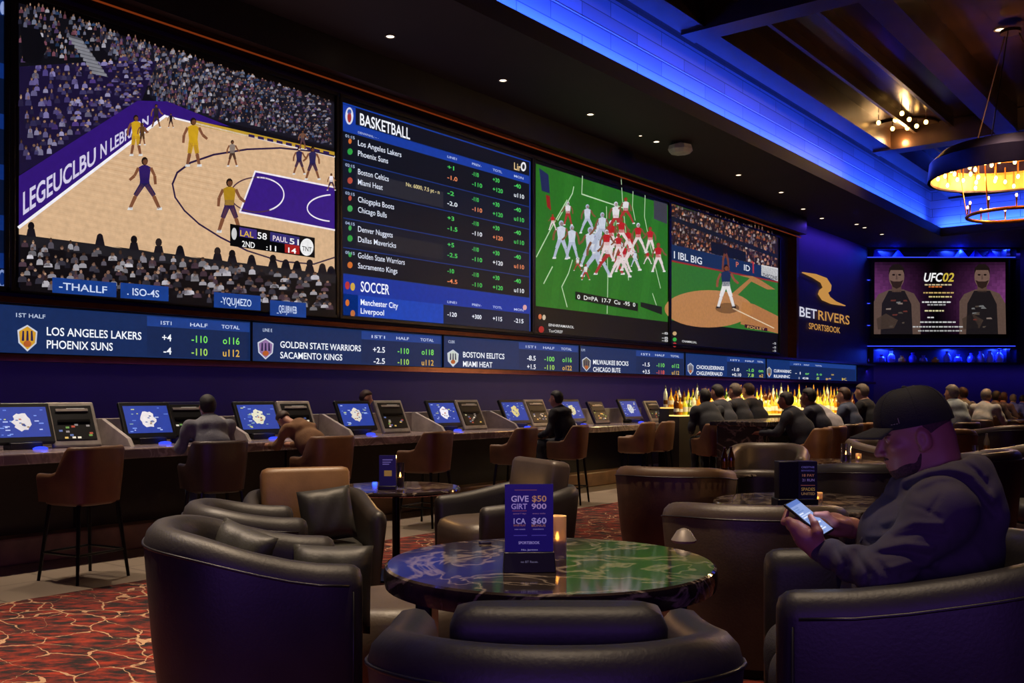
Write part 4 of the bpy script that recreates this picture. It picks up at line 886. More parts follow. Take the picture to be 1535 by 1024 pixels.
def acrylic(label, loc, rz, w, h, cat='menu holder'):
    t = thing('menu_holder', label, cat, loc, rz, 'acrylic holders on the black table')
    MB().box((0, 0, .012), (w * 1.05, .09, .024)).build('base', M['plastic'], t, bevel=.003)
    P = Pic(step=.0004); P.lay = 8; P.poly_uv([(-w / 2, .024), (w / 2, .024), (w / 2, h), (-w / 2, h)], '#1c1850'); P.up()
    for i, v in enumerate((.85, .78, .72)): P.poly_uv([(-w * .3, v * h), (w * (.3 - .1 * i), v * h), (w * (.3 - .1 * i), v * h + .008), (-w * .3, v * h + .008)], '#8a80c8')
    P.poly_uv([(-w * .2, .38 * h), (w * .25, .38 * h), (w * .25, .55 * h), (-w * .2, .55 * h)], '#c89a40')  # amber patch paints candle glow into the card
    P.build('card', M['printed'], t, smooth=0)
    MB().box((0, .012, h / 2 + .01), (w, .02, h - .02)).build('acrylic_block', M['navy'], t, bevel=.003); return t
acrylic('tall blue-purple acrylic card holder on the black table behind the tan-backed club chair', at(581, 7.2, tz), YAW, .125, .25)
candle_glass('slim dark candle glass right of the acrylic holder on the black table', at(600, 7.28, tz), .03, .19, 'glass', 3)
L2 = [('CRESTNIE', .15, .85, .86, .012, '#7a70c8'), ('BEWARDNG', .15, .85, .79, .010, '#6a60b8'), ('18 PAY', .2, .85, .68, .016, '#c07a60'), ('21 RUN', .2, .85, .58, .016, '#9a80c8'), ('-', .12, .88, .49, .003, '#c06a5a'), ('SPADES', .15, .88, .38, .02, '#c8a050'), ('UNITED', .15, .88, .29, .016, '#c89a60'), ('-', .2, .8, .2, .003, '#6a5a9a')]
t = thing('menu_stand', 'tall black menu box with small coloured print on the marble table behind the man', 'menu stand', at(1191, 6.0, .68), YAW, 'table menu stands')
MB().box((0, 0, .03), (.25, .15, .06)).build('base', M['plastic'], t, bevel=.004)
MB().box((-.052, .0, .17), (.12, .11, .24)).build('box', M['plastic'], t, bevel=.004)
P = Pic(step=.0005); w, h = .115, .29; P.v += [(.01, -.05, .05), (.125, -.05, .05), (.125, -.05, .29), (.01, -.05, .29), (.01, .05, .05), (.125, .05, .05), (.125, .05, .29), (.01, .05, .29)]; P.f += [(0, 1, 2, 3), (5, 4, 7, 6), (3, 2, 6, 7), (1, 5, 6, 2), (4, 0, 3, 7)]; P.c += [lin('#120d24')] * 5; P.lay = 102
for s, u0, u1, v, hh, c in L2:
    if s == '-': P.poly_uv([(.01 + u0 * w, v * h), (.01 + u1 * w, v * h), (.01 + u1 * w, v * h + hh), (.01 + u0 * w, v * h + hh)], c)
    else: P.text(s, .01 + u0 * w, v * h, hh, c, .01 + u1 * w, .01)
P.build('card', M['printed'], t, smooth=0)
candle_glass('dark candle glass on the black table left of the cap of the man', at(1268, 9.75, .70), .05, .19, 'glass', 4)
candle_glass('short candle glass behind the marble table menu box, right side', at(1226, 6.25, .68), .03, .07, 'frost', 1.5)
candle_glass('tiny tumbler candle right of the dark candle glass', at(1287, 9.9, .70), .03, .08, 'frost', 2)
def beer(label, loc, m):
    t = thing('beer_bottle', label, 'bottle', loc)
    MB().lathe([(.001, 0), (.031, 0), (.032, .01), (.032, .13), (.028, .16), (.014, .20), (.012, .235), (.014, .238), (.001, .24)], 18).build('glass', m, t)
    MB().lathe([(.0325, .05), (.0325, .11)], 18, cap=False).build('label', M['gold'], t); return t
amber = mat('amber_glass', '#4a2408', .1, coat=.6)
beer('brown beer bottle, left one of the pair on the small black table', at(1086, 8.9, .66), amber); beer('brown beer bottle, right one of the pair on the small black table', at(1096, 9.0, .66), amber)
g = random.Random(6)
for i, (px, d, nm) in enumerate(((1452, 10.0, 'left side'), (1472, 10.3, 'middle'), (1508, 10.0, 'right side'), (1528, 10.4, 'right rim'))):
    t = thing('plate', 'pale plate with leftovers on the long-edged black table, %s' % nm, 'plate', at(px, d, .72), 0, 'plates on the right black table')
    MB().lathe([(.001, .004), (.07, .004), (.11, .016), (.112, .012), (.07, 0), (.001, 0)], 24).build('dish', M['white'], t)
    b = MB()
    for k in range(5): b.ball((g.uniform(-.04, .04), g.uniform(-.04, .04), .018), (.024, .018, .014), 8, 6)
    b.build('food', M['brown'], t)
beer('pale bottle standing on the long-edged black table at right', at(1479, 10.55, .72), M['taupe'])
for px, d, nm in ((1462, 10.5, 'left of the bottle'), (1520, 10.7, 'near the right edge')):
    o = MB().lathe([(.001, 0), (.03, 0), (.036, .11), (.033, .11), (.028, .008), (.001, .008)], 16, cap=False).build('drinking_glass', M['glass'], None); o.location = at(px, d, .72); tag(o, 'clear tumbler on the long-edged black table, %s' % nm, 'glass', 'tumblers on the right black table')

# betting counter ------------------------------------------------------------------
ct = thing('betting_counter', 'long stone-topped betting counter with dark front under the screen wall', 'counter', (-8.1, 0, 0), 0)
y0, y1 = 1.0, 14.6
def cb(nm, xa, xb, za, zb_, m, bev=0, ya=y0, yb_=y1): return MB().box(((xa + xb) / 2 + 8.1, (ya + yb_) / 2, (za + zb_) / 2), (xb - xa, yb_ - ya, zb_ - za)).build(nm, M[m], ct, smooth=0, bevel=bev)
cb('worktop', -8.75, -7.68, .83, .92, 'counter', .012)
cb('front_panel', -8.3, -8.2, 0, .83, 'darkwood')
cb('footrest_ledge', -8.2, -7.98, 0, .22, 'kick', .02)
cb('back_panel', -8.62, -8.56, .92, 1.16, 'stone', .006)
for y in (2.2, 4.3, 6.6, 9.0, 11.4, 13.4): cb('panel_joint', -8.2, -8.19, .23, .83, 'black', 0, y - .008, y + .008)
tx = [(42, 118, 'white jersey shape'), (232, 290, 'white kettle-like shape'), (398, 455, 'pale figure'), (545, 597, 'white face-like shape'), (677, 715, 'white shirt shape'), (783, 815, 'yellowish figure'), (868, 905, 'small pale figure'), (955, 988, 'striped figure')]
places = ['nearest the left edge', 'left of the man in the grey hoodie', 'right of the man in the grey hoodie', 'in front of the cashier', 'fifth along the counter', 'left of the young man in black', 'behind the young man in black', 'last before the bottle shelf']
def terminal(i, px, px2, what):
    y = wallp(px, 0, 8.18)[0]
    t = thing('betting_terminal', 'black terminal with a lit blue screen, %s' % places[i], 'terminal', (-8.22, y, .92), FRONT - rad(6), 'betting terminals on the counter')
    Rx = Matrix.Rotation(rad(-28), 3, 'X'); w, h = .50, .385
    def tl_(p): return Rx @ Vector(p) + Vector((0, .0, .055))
    MB().loft([[tl_((x * w / 2, yy, zz)) for x, zz in ((-1, 0), (1, 0), (1, h), (-1, h))] for yy in (0, .045)]).build('monitor', M['plastic'], t, bevel=.012, smooth=0)
    MB().loft([[tl_((x * w * .25, yy, zz)) for x, zz in ((-1, .04), (1, .04), (1, h * .8), (-1, h * .8))] for yy in (.045, .09)]).build('monitor_rear', M['plastic'], t, bevel=.008, smooth=0)
    P = Pic(); x, z0, z1 = w * .43, .055, h - .045; g = random.Random(i + 40)
    P.lay = 2; P.poly_uv([(-x, z0), (x, z0), (x, z1), (-x, z1)], '#16389a'); P.up()
    for k in range(26):
        u = g.uniform(-x * .95, x * .8); v = g.uniform(z0 + .01, z1 - .02)
        if abs(u) < .07: continue
        ww = g.uniform(.012, .045); P.poly_uv([(u, v), (min(x, u + ww), v), (min(x, u + ww), v + .010), (u, v + .010)], g.choice(['#b8c8f4', '#7a9ae8', '#c0c878', '#5a7ad0', '#88a8a8']))
    P.up(); c = ['#e0d8d8', '#e8e0e0', '#e0dcc0', '#dcd4c8', '#ece8f0', '#d8c880', '#d8d0a0', '#c8d0d8'][i]; zc = (z0 + z1) / 2; n = 18
    P.poly_uv([(.072 * math.cos(2 * math.pi * k / n) * (1 + .18 * math.sin(3 * k + i)), zc + .085 * math.sin(2 * math.pi * k / n) * (1 + .12 * math.cos(2 * k + i))) for k in range(n)], c); P.up()
    for k in range(9): u, v = g.uniform(-.05, .04), zc + g.uniform(-.06, .05); P.poly_uv([(u, v), (u + .022, v), (u + .018, v + .012), (u, v + .012)], g.choice(['#3a4a8a', '#8a6a40', '#b05a4a', '#6a7ab0']))
    P.v = [tuple(tl_(p)) for p in P.v]; P.build('picture', M['screen'], t, smooth=0)
    MB().box((0, .06, .03), (.26, .18, .06)).build('foot', M['plastic'], t, bevel=.008)
    b = MB(); b.lathe([(.001, 0), (.058, 0), (.062, .010), (.04, .022), (.001, .026)], 20, (.10, -.05, 0), sy=.7); b.build('card_reader', M['blueglow'], t)
    lamp('POINT', Vector((-8.10, y + .10, 1.0)), .35, BLUE, .03)
    y2 = wallp(px2, 0, 8.2)[0]
    t = thing('ticket_printer', '%s ticket printer beside the terminal %s' % ('blue-black' if i in (1, 6) else 'grey' if i in (0, 4) else 'dark grey', places[i]), 'ticket printer', (-8.2, y2, .92), FRONT - rad(6), 'ticket printers on the counter')
    w, h = (.42, .44) if i < 6 else (.38, .40); Rx = Matrix.Rotation(rad(-28), 3, 'X'); bm_ = M['grey'] if i not in (1, 6) else M['navy']
    def t2(p): return Rx @ Vector(p) + Vector((0, 0, .01))
    MB().loft([[t2((x * w / 2, 0, z)) for x, z in ((-1, 0), (1, 0), (1, h), (-1, h))], [t2((x * w / 2, .05, z)) for x, z in ((-1, 0), (1, 0), (1, h), (-1, h))]]).build('body', bm_, t, bevel=.015, smooth=0)
    MB().loft([[t2((x * w * .42, -.006, z)) for x, z in ((-1, .06), (1, .06), (1, h - .04), (-1, h - .04))], [t2((x * w * .42, .004, z)) for x, z in ((-1, .06), (1, .06), (1, h - .04), (-1, h - .04))]]).build('panel', M['plastic'], t, bevel=.004, smooth=0)
    for v in (h - .09, h * .55): MB().loft([[t2((x * w * .33, yy, z)) for x, z in ((-1, v - .012), (1, v - .012), (1, v + .012), (-1, v + .012))] for yy in (-.018, -.004)]).build('ticket_slot', M['grey'] if v > h * .6 else M['black'], t, smooth=0)
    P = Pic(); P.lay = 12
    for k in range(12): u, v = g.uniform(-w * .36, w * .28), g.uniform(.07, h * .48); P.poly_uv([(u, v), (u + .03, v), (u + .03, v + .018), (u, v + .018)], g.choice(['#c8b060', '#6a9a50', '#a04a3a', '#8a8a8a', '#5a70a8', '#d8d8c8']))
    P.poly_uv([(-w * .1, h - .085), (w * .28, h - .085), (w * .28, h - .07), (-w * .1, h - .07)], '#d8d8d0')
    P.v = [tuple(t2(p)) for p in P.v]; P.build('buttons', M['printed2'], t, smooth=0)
for i, (a_, b_, w_) in enumerate(tx): terminal(i, a_, b_, w_)
# wedge-shaped divider wings left of the terminals
for i, (px, _, _) in enumerate(tx[1:7]):
    y = wallp(px, 0, 8.2)[0] - .34
    MB().loft([[Vector((xx + 8.1, yy, zz)) for xx, zz in ((-8.56, .92), (-8.0, .92), (-8.06, .99), (-8.5, 1.16), (-8.56, 1.16))] for yy in (y - .02, y + .02)]).build('divider_wing', M['stone'], ct, smooth=0, bevel=.004)

# counter stools ---------------------------------------------------------------------
def stool(label, loc, rz, m='stool', group='tan stools along the betting counter', zt_=1.0):
    t = thing('counter_stool', label, 'stool', loc, rz, group)
    b = MB(); zt = lambda y: zt_ - (zt_ - .80) * smooth01((y + .13) / .16); shell(b, .25, -.25, .20, zt, .585, .055, .035, .03, 3.2, 30); b.build('backrest', M[m], t, smooth=60)
    cushion(.205, -.19, .25, .56, .655, .03, 4, .015).build('seat', M[m], t, smooth=180)
    for x in (-1, 1):
        for y in (-1, 1): MB().tube([(x * .17, y * .16, .57), (x * .225, y * .215, 0)], [.017, .012], 8).build('leg', M['black'], t)
    b = MB(); q = [(.205, .195, .21), (-.205, .195, .21), (-.205, -.195, .21), (.205, -.195, .21)]
    for a, c in zip(q, q[1:] + q[:1]): b.tube([a, c], .009, 8)
    b.build('footrest', M['black'], t); return t
def sp(px, a): d = F * a / ((VPX - px) * CS); return at(px, d)
SA = 7.02
stool('tan leather stool alone at the left end of the counter', sp(126, SA), rot(62))
stool('dark brown stool under the man in the grey hoodie', sp(322, SA), rot(38), 'stool_dark')
stool('tan stool under the person in the tan jacket', sp(486, SA), rot(45))
stool('tan stool with its back turned right, above the acrylic card holder', sp(640, SA), rot(62))
stool('tan stool above the blue promotional card, left of the young man in black', sp(772, SA), rot(66))
stool('tan stool under the young man in the black jacket', sp(852, SA), rot(72))
stool('shadowed tan stool near the far end of the counter, left one of the pair', sp(955, SA), rot(70))
stool('shadowed tan stool near the far end of the counter, right one of the pair', sp(985, SA), rot(70))

# bar, back bar and bottles ----------------------------------------------------------
bt = thing('bar_counter', 'dark bar with a veined stone end post, behind the lounge tables', 'bar', (0, 0, 0), 0)
pa = at(1112, 11.6); ya, yb_ = pa.y, pa.y + 5.2; xa = pa.x
MB().box((xa - .05, (ya + yb_) / 2, 1.03), (.75, yb_ - ya, .06)).build('bar_top', M['barstone'], bt, bevel=.01)
MB().box((xa - .1, (ya + .3 + yb_) / 2, .5), (.35, yb_ - ya - .35, 1.0)).build('front_panel', M['darkwood'], bt)
MB().box((xa - .05, ya + .15, .5), (.6, .22, 1.0)).build('end_post', M['barstone'], bt, bevel=.01)
MB().tube([(xa + .34, ya + .2, .22), (xa + .34, yb_, .22)], .02, 10).build('foot_rail', M['gold'], bt)
A_, B_ = at(1018, 15.2), at(1288, 17.4); dirv = (B_ - A_); Ln = dirv.length; rzb = math.atan2(dirv.y, dirv.x)
kb = thing('back_bar', 'long stepped back bar shelf glowing under rows of bottles', 'bar shelf', A_, rzb)
MB().box((Ln / 2, .25, .52), (Ln, .5, 1.04)).build('cabinet', M['darkwood'], kb)
MB().box((Ln / 2, .12, 1.05), (Ln, .24, .02)).build('lower_shelf', emit_mat('lit_shelf', '#ffd070', 1.6), kb)
MB().box((Ln / 2, .36, 1.10), (Ln, .24, .12)).build('upper_step', M['darkwood'], kb)
MB().box((Ln / 2, .36, 1.17), (Ln - .02, .22, .02)).build('upper_shelf', emit_mat('lit_shelf', '#ffc060', 1.5), kb)
nb_ = Vector((math.sin(rzb), -math.cos(rzb), 0)); strip(A_ + dirv * .5 + Vector((0, 0, 1.75)) + nb_ * .45, Ln, 70, (1, .78, .36), dirv, -nb_ * .8 + Vector((0, 0, -.6)), .05)  # added warm strip in front, aimed at the bottles to light them
profs = [[(.001, 0), (.038, 0), (.04, .02), (.042, .18), (.034, .205), (.016, .225), (.015, .27), (.016, .275), (.001, .28)],
         [(.001, 0), (.045, 0), (.047, .02), (.045, .15), (.02, .20), (.015, .22), (.014, .28), (.001, .285)],
         [(.001, 0), (.033, 0), (.034, .02), (.036, .22), (.022, .26), (.014, .275), (.013, .32), (.001, .325)],
         [(.001, 0), (.05, 0), (.052, .02), (.052, .12), (.03, .17), (.016, .19), (.016, .24), (.001, .245)]]
def glassy(n, c): m = mat(n, c, .12, trans=.35, var=.3, scale=20, coat=.4); return m
kinds = [('amber', glassy('amber_spirit', '#d08a1c')), ('golden', glassy('golden_spirit', '#e0b02e')), ('clear', glassy('clear_spirit', '#c8c4b8')), ('green', glassy('green_glass', '#5a7a24')), ('dark brown', glassy('brown_spirit', '#5a2c10')), ('yellow', glassy('yellow_spirit', '#d8d840'))]
protos = []
g = random.Random(12)
for i, (cn, m) in enumerate(kinds):
    pr = profs[i % 4]; t = thing('liquor_bottle', '%s liquor bottle with a pour spout on the glowing back bar' % cn, 'bottle', (0, 0, 0), 0, '%s bottles on the back bar' % cn)
    MB().lathe(pr, 12).build('glass', m, t); top = pr[-1][1]
    MB().lathe([(.016, top - .02), (.014, top + .01), (.006, top + .018), (.004, top + .05), (.001, top + .05)], 8).build('pour_spout', M['gold'] if i % 2 else M['black'], t)
    MB().lathe([(pr[2][0] + .001, .05), (pr[2][0] + .001, .12)], 12, cap=False).build('label', M['white'] if i != 2 else M['gold'], t)
    protos.append(t)
used = [False] * 6; nb = 46
for row in (0, 1):
    for k in range(nb):
        u = (k + .5 + g.uniform(-.2, .2)) / nb; i = g.choices(range(6), (3, 6, 3, 3, 2, 7))[0]
        p = A_ + dirv * u + Vector((-math.sin(rzb), math.cos(rzb), 0)) * (.12 if row == 0 else .36) + Vector((0, 0, 1.06 if row == 0 else 1.18))
        s = g.uniform(.85, 1.15)
        if not used[i]: o = protos[i]; used[i] = True; o.location = p
        else: o = dup(protos[i], p, g.uniform(0, 6), protos[i]['label'])
        o.scale = (1, 1, s)

# chandelier -------------------------------------------------------------------------
cx, cd, cz = 1515, 16.0, 4.98
c0 = at(cx, cd, 0); ch = thing('chandelier', 'large ring chandelier with glowing golden inside at the upper right', 'chandelier', (c0.x, c0.y, cz), 0)
b = MB(); n = 64
b.lathe([(1.27, 0), (1.27, .02), (1.24, .30), (1.05, .48), (1.03, .46), (1.20, .29), (1.22, .02), (1.22, 0)], n, cap=False); b.build('drum', mat('drum_metal', '#241a30', .3, .6), ch)
MB().lathe([(.001, .50), (1.04, .47), (1.195, .29), (1.215, .03)], n, cap=False).build('reflector', M['reflector'], ch)
for k in range(44):
    q = 2 * math.pi * k / 44; r_ = (1.10, .86, 1.02, .60)[k % 4]; zz = (.06, .10, .16, .12)[k % 4]
    b = MB(); b.tube([(r_ * math.cos(q), r_ * math.sin(q), zz + .25), (r_ * math.cos(q), r_ * math.sin(q), zz + .04)], .012, 6); so = b.build('socket', M['gold'], ch)
    bb = MB().ball((r_ * math.cos(q), r_ * math.sin(q), zz), (.028, .028, .04), 8, 6).build('bulb', M['bulb'], so)
for k in range(4):
    q = math.pi / 4 + math.pi / 2 * k; lamp('POINT', Vector((c0.x + .8 * math.cos(q), c0.y + .8 * math.sin(q), cz + .16)), 110, (1, .6, .25), .08)
for k in range(3):
    q = 2 * math.pi * k / 3 + .4; MB().tube([(.9 * math.cos(q), .9 * math.sin(q), .46), (.12 * math.cos(q), .12 * math.sin(q), 2.40)], .01, 6).build('hanging_rod', M['bronze'], ch)
MB().lathe([(.16, 2.38), (.16, 2.435)], 20).build('ceiling_rose', M['bronze'], ch)
lr = MB(); zl = -.62; lr.tube([(.66 * math.cos(2 * math.pi * k / 48), .66 * math.sin(2 * math.pi * k / 48), zl) for k in range(48)], .03, 8, loop=True); lr = lr.build('lower_ring', M['gold'], ch)
for k in range(10):
    q = 2 * math.pi * k / 10; x, y = .66 * math.cos(q), .66 * math.sin(q)
    MB().lathe([(.03, zl), (.012, zl + .03), (.014, zl + .16), (.02, zl + .17)], 8, (x, y, 0)).build('candle_arm', M['gold'], lr)
    MB().ball((x, y, zl + .20), (.018, .018, .03), 8, 6).build('bulb', M['bulb'], lr)
for k in range(6): q = 2 * math.pi * k / 6 + .2; MB().tube([(.66 * math.cos(q), .66 * math.sin(q), zl + .02), (.80 * math.cos(q), .80 * math.sin(q), .46)], .009, 6).build('suspension_rod', M['gold'], ch)
lamp('POINT', (c0.x, c0.y, cz + .95), 130, (1, .62, .3), .2)  # added lamp above the drum, warms the dark coffer
# cluster of small bulbs in the coffer
cl = thing('ceiling_light_cluster', 'cluster of small warm bulbs in the dark ceiling coffer left of the chandelier', 'ceiling light', onceil(1355, 190, 7.54), 0)
MB().lathe([(.75, -.03), (.75, 0)], 24).build('plate', M['bronze'], cl)
o0 = cl.location
for px, py in ((1317, 184), (1338, 193), (1352, 170), (1363, 179), (1374, 189), (1342, 180), (1399, 196), (1388, 183), (1360, 192)):
    p = onceil(px, py, 7.36) - o0
    s_ = MB().tube([(p.x, p.y, 0), (p.x, p.y, p.z + .03)], .01, 6).build('stem', M['bronze'], cl)
    MB().ball((p.x, p.y, p.z), (.045, .045, .05), 10, 8).build('bulb', M['bulb'], s_)
lamp('POINT', o0 + Vector((0, 0, -.35)), 110, (1, .6, .25), .15)
# ------------------------------------------------------------------ people
def wrap(v): return np.array(v, np.float32)
def guest(label, loc, rz, ztop, seat=.66, jacket='#2a2a30', trousers='#1c1c22', hair='hair', skin='skin', lean=.12, reach=.34, head_down=.0, turn=0.0, arms='front', group=None, hood=False, cap_=False, collar=None, res=.016, wide=1.0):
    """a seated or standing guest: forward is +Y"""
    t = thing('person', label, 'person', loc, rz, group)
    if seat is None:
        k = ztop / 1.75; hz = .93 * k; sh = 1.43 * k; nk = 1.49 * k; hd = ztop - .125 * k
        legs = [[(sx * .095 * k, 0, hz), (sx * .10 * k, .03, .5 * k), (sx * .11 * k, -.02, .08 * k)] for sx in (-1, 1)]; y0 = 0.0; foot = .03; feet = [(sx * .11 * k) for sx in (-1, 1)]; fz = .03
    else:
        k = (ztop - seat) / .88; hz = seat + .135 * k; sh = seat + .58 * k; nk = seat + .635 * k; hd = ztop - .125 * k
        fd = min(seat, .46)
        legs = [[(sx * .09 * k, -.02, hz), (sx * .10 * k, .40 * k, seat + .085), (sx * .10 * k, .37 * k, seat - fd + .07)] for sx in (-1, 1)]; y0 = .025; fz = seat - fd + .035
    S = Vector((0, y0 + lean, sh)); H = Vector((0, y0 + lean * 1.25 + .03 + head_down * .1, hd - head_down * .06)); hip = Vector((0, y0, hz))
    ca, sa = math.cos(turn), math.sin(turn)
    def hp(x, y, z): # head-local point, turned and nodded
        y2 = y * math.cos(head_down) + z * math.sin(head_down); z2 = -y * math.sin(head_down) + z * math.cos(head_down)
        return H + Vector((x * ca - y2 * sa, x * sa + y2 * ca, z2)) * k
    el = []; ha = []
    for sx in (-1, 1):
        sh_p = Vector((sx * .19 * k * wide, S.y, sh - .02))
        if arms == 'front': e = Vector((sx * .26 * k, S.y + .10, sh - .26 * k)); h_ = Vector((sx * .13, S.y + reach, sh - .27 * k))
        elif arms == 'lap': e = Vector((sx * .26 * k, S.y + .02, sh - .29 * k)); h_ = Vector((sx * .10, S.y + .24, sh - .36 * k))
        else: e = Vector((sx * .24 * k, S.y - .02, sh - .30 * k)); h_ = Vector((sx * .24 * k, S.y + .06, sh - .56 * k))
        el.append((sh_p, e)); ha.append(h_)
    lo = (-.42, y0 - .32, max(-.0, (fz - .06))); hi = (.42, y0 + .75, ztop + .06)
    def headsdf(b):
        b.ell(hp(0, -.012, .015), (.074 * k, .092 * k, .098 * k), .02, Matrix.Rotation(turn, 3, 'Z')); b.ell(hp(0, .03, -.055), (.052 * k, .058 * k, .065 * k), .03)
        return b
    b = headsdf(Body(lo, hi, res * .75))
    b.cap(hp(0, .088, .005), hp(0, .108, -.03), .009 * k, .015 * k, .012)
    for sx in (-1, 1): b.ell(hp(sx * .077, -.01, -.015), (.012 * k, .022 * k, .032 * k), .008)
    b.cap(S + Vector((0, -.01, -.02)), hp(0, -.02, -.05), .058 * k, .05 * k, .02)
    b.cap(hip, S, .10 * k, .10 * k, .03); b.cap(S + Vector((-.14 * k, 0, -.03)), S + Vector((.14 * k, 0, -.03)), .045 * k, None, .03)
    for (p, e), h_ in zip(el, ha):
        b.cap(p, e, .036, .032, .02).cap(e, h_, .032, .024, .015)
        dv = (h_ - e).normalized()
        b.cap(h_, h_ + dv * .06, .028, .026, .015)
        for f in (-1.5, -.5, .5, 1.5): b.cap(h_ + dv * .06 + Vector((f * .014, 0, 0)), h_ + dv * .12 + Vector((f * .016, 0, -.02)), .009, .008, .006)
    for L in legs: b.chain(L, (.06 * k, .045 * k, .035 * k), .02)
    b.mesh('body', M[skin], t, 1)
    # hair or cap
    if cap_:
        q = Body(tuple(H - Vector((.2, .26, .1))), tuple(H + Vector((.2, .26, .22))), .011); q.ell(hp(0, -.012, .03), (.082 * k, .099 * k, .096 * k), .02); q.cap(hp(-.03, .09, .05), hp(.03, .09, .05), .02, None, .02); q.cap(hp(-.02, .13, .045), hp(.02, .13, .045), .014, None, .03)
        q.within([(hp(0, 0, .14), (.2, .26, .105))]); q.mesh('cap', M['cap'], t, 1)
    q = Body(tuple(H - Vector((.16, .18, .2))), tuple(H + Vector((.16, .18, .2))), .011); headsdf(q); q.within([(hp(0, -.062, .03), (.1 * k, .085 * k, .115 * k)), (hp(0, -.02, .09), (.1 * k, .11 * k, .06 * k))], .013)
    if not cap_ or True: q.mesh('hair', M[hair], t, 1)
    # jacket
    j = Body(lo, hi, res)
    j.chain([hip + Vector((0, 0, -.03)), (hip + S) / 2 + Vector((0, -.02, 0)), S + Vector((0, -.01, -.06 * k))], (.15 * k * wide, .155 * k * wide, .14 * k * wide), .04, wr=.006, fr=38)
    j.cap(S + Vector((-.15 * k * wide, 0, -.04)), S + Vector((.15 * k * wide, 0, -.04)), .072 * k, None, .05)
    j.cap(S + Vector((0, -.01, -.03)), S + Vector((0, 0, .045 * k)), .075 * k, .062 * k, .03)
    for (p, e), h_ in zip(el, ha):
        j.cap(p, e, .066 * k, .056 * k, .03, wr=.006, fr=50); j.cap(e, h_ + (e - h_) * .10, .055 * k, .042 * k, .02, wr=.005, fr=60)
    if hood: j.cap(S + Vector((-.07, -.09, -.01)), S + Vector((.07, -.09, -.01)), .055 * k, None, .03); j.cap(S + Vector((0, -.12, -.07)), S + Vector((0, -.11, -.02)), .05 * k, None, .04)
    j.mesh('jacket', cloth(jacket), t, 1)
    if collar:
        c = Body(tuple(S - Vector((.12, .12, .06))), tuple(S + Vector((.12, .14, .14))), .010); c.cap(S + Vector((0, 0, .01)), S + Vector((0, .005, .062 * k)), .066 * k, .064 * k); c.mesh('collar', cloth(collar), t, 0)
    # trousers and shoes
    u = Body(lo, hi, res)
    u.cap(hip + Vector((-.06, 0, -.02)), hip + Vector((.06, 0, -.02)), .115 * k, None, .03)
    for L in legs: u.chain(L, (.085 * k, .07 * k, .052 * k), .03, wr=.004, fr=50)
    u.mesh('trousers', cloth(trousers), t, 1)
    for L in legs:
        a = Vector(L[2]); s = MB(); s.ball((a.x, a.y + .07, fz + .005), (.045, .13, .045), 12, 8); s.box((a.x, a.y + .07, fz - .028), (.08, .23, .014)); s.build('shoe', M['black'], t)
    return t
def gp(px, a): d = F * a / ((VPX - px) * CS); return at(px, d), d
FW = rad(90)          # facing the screen wall
p, d = gp(322, SA); guest('person in a grey hoodie on a stool at the counter, seen from behind', p, FW - rad(14), 1.385, .66, '#6a6a70', '#3a4258', lean=.10, hood=True, wide=1.12, arms='front', turn=.0)
p, d = gp(484, SA); guest('person in a tan jacket bent low over the counter, head hidden', p, FW + rad(2), 1.30, .66, '#7a5636', '#2a2a30', 'hairb', lean=.30, head_down=1.25, reach=.30, hood=True, wide=1.15)
p, d = gp(540, 9.15); guest('cashier standing behind the counter, only head and white collar showing', p, -FW + rad(40), 1.46, None, '#22223a', '#1a1a22', 'hairb', 'skin', lean=.02, arms='down', collar='#d8d4d0', head_down=.25, res=.018)
p, d = gp(852, SA); guest('young man in a black jacket sitting in profile on a stool at the counter', p, FW + rad(8), 1.44, .66, '#1c1a1e', '#26262c', 'hair', 'skin', lean=.10, arms='lap', hood=True)
bar = [(1072, 13.0, 60, 1.47, '#24262c', '#15151a', 'hair', 'skin3', 'bar guest in a dark jacket on a stool, left of the bar', dict(lean=.16, wide=1.15, arms='lap')),
       (1095, 13.9, 84, 1.54, '#2e3038', '#1a1a20', 'hair', 'skin', 'bar guest in a slate jacket just behind the dark-jacketed guest', dict(lean=.14)),
       (1117, 14.4, 84, 1.56, '#23242b', '#1a1a20', 'hairg', 'skin', 'fair-haired bar guest in a black coat, left of the red-haired guest', dict(lean=.10)),
       (1142, 14.9, 80, 1.57, '#1c1b22', '#1a1a20', 'hairb', 'skin', 'bar guest with reddish brown hair in a black top, in front of the bottles', dict(lean=.16)),
       (1213, 11.3, 96, 1.42, '#20222e', '#18181f', 'hair', 'skin3', 'bar guest in a dark blue sweater with black hair, right of the stone post', dict(lean=.18, wide=1.1)),
       (1236, 11.95, 92, 1.47, '#262838', '#18181f', 'hair', 'skin3', 'dark-haired bar guest behind the one in the dark blue sweater', dict(lean=.12)),
       (1262, 12.8, 88, 1.43, '#8a858a', '#5a4636', 'hairg', 'skin', 'bar guest in a pale grey sweater bent over the bar', dict(lean=.30, head_down=.6, wide=1.15)),
       (1281, 13.4, 95, 1.49, '#3a4258', '#20202a', 'hairb', 'skin2', 'bar guest in a blue shirt, right of the grey sweater', dict(lean=.08)),
       (1307, 14.2, 88, 1.55, '#1a1a20', '#18181f', 'hairg', 'skin2', 'grey-haired bar guest in black, left of the black cap', dict(lean=.08))]
sproto = None
for px, d, ph, zt_, jk, tr, hr, sk, lb, kw in bar:
    guest(lb, at(px, d), rad(ph) if ph else 0, zt_, .66, jk, tr, hr, sk, res=.02, group='guests at the bar', **kw)
    stool(lb.split(' in a')[0].split(' with')[0] and 'tan bar stool under the ' + lb.split(', ')[0].replace('bar guest', 'guest'), at(px, d), rad(ph), 'stool' if px not in (1262,) else 'stool_dark', 'tan stools at the bar')
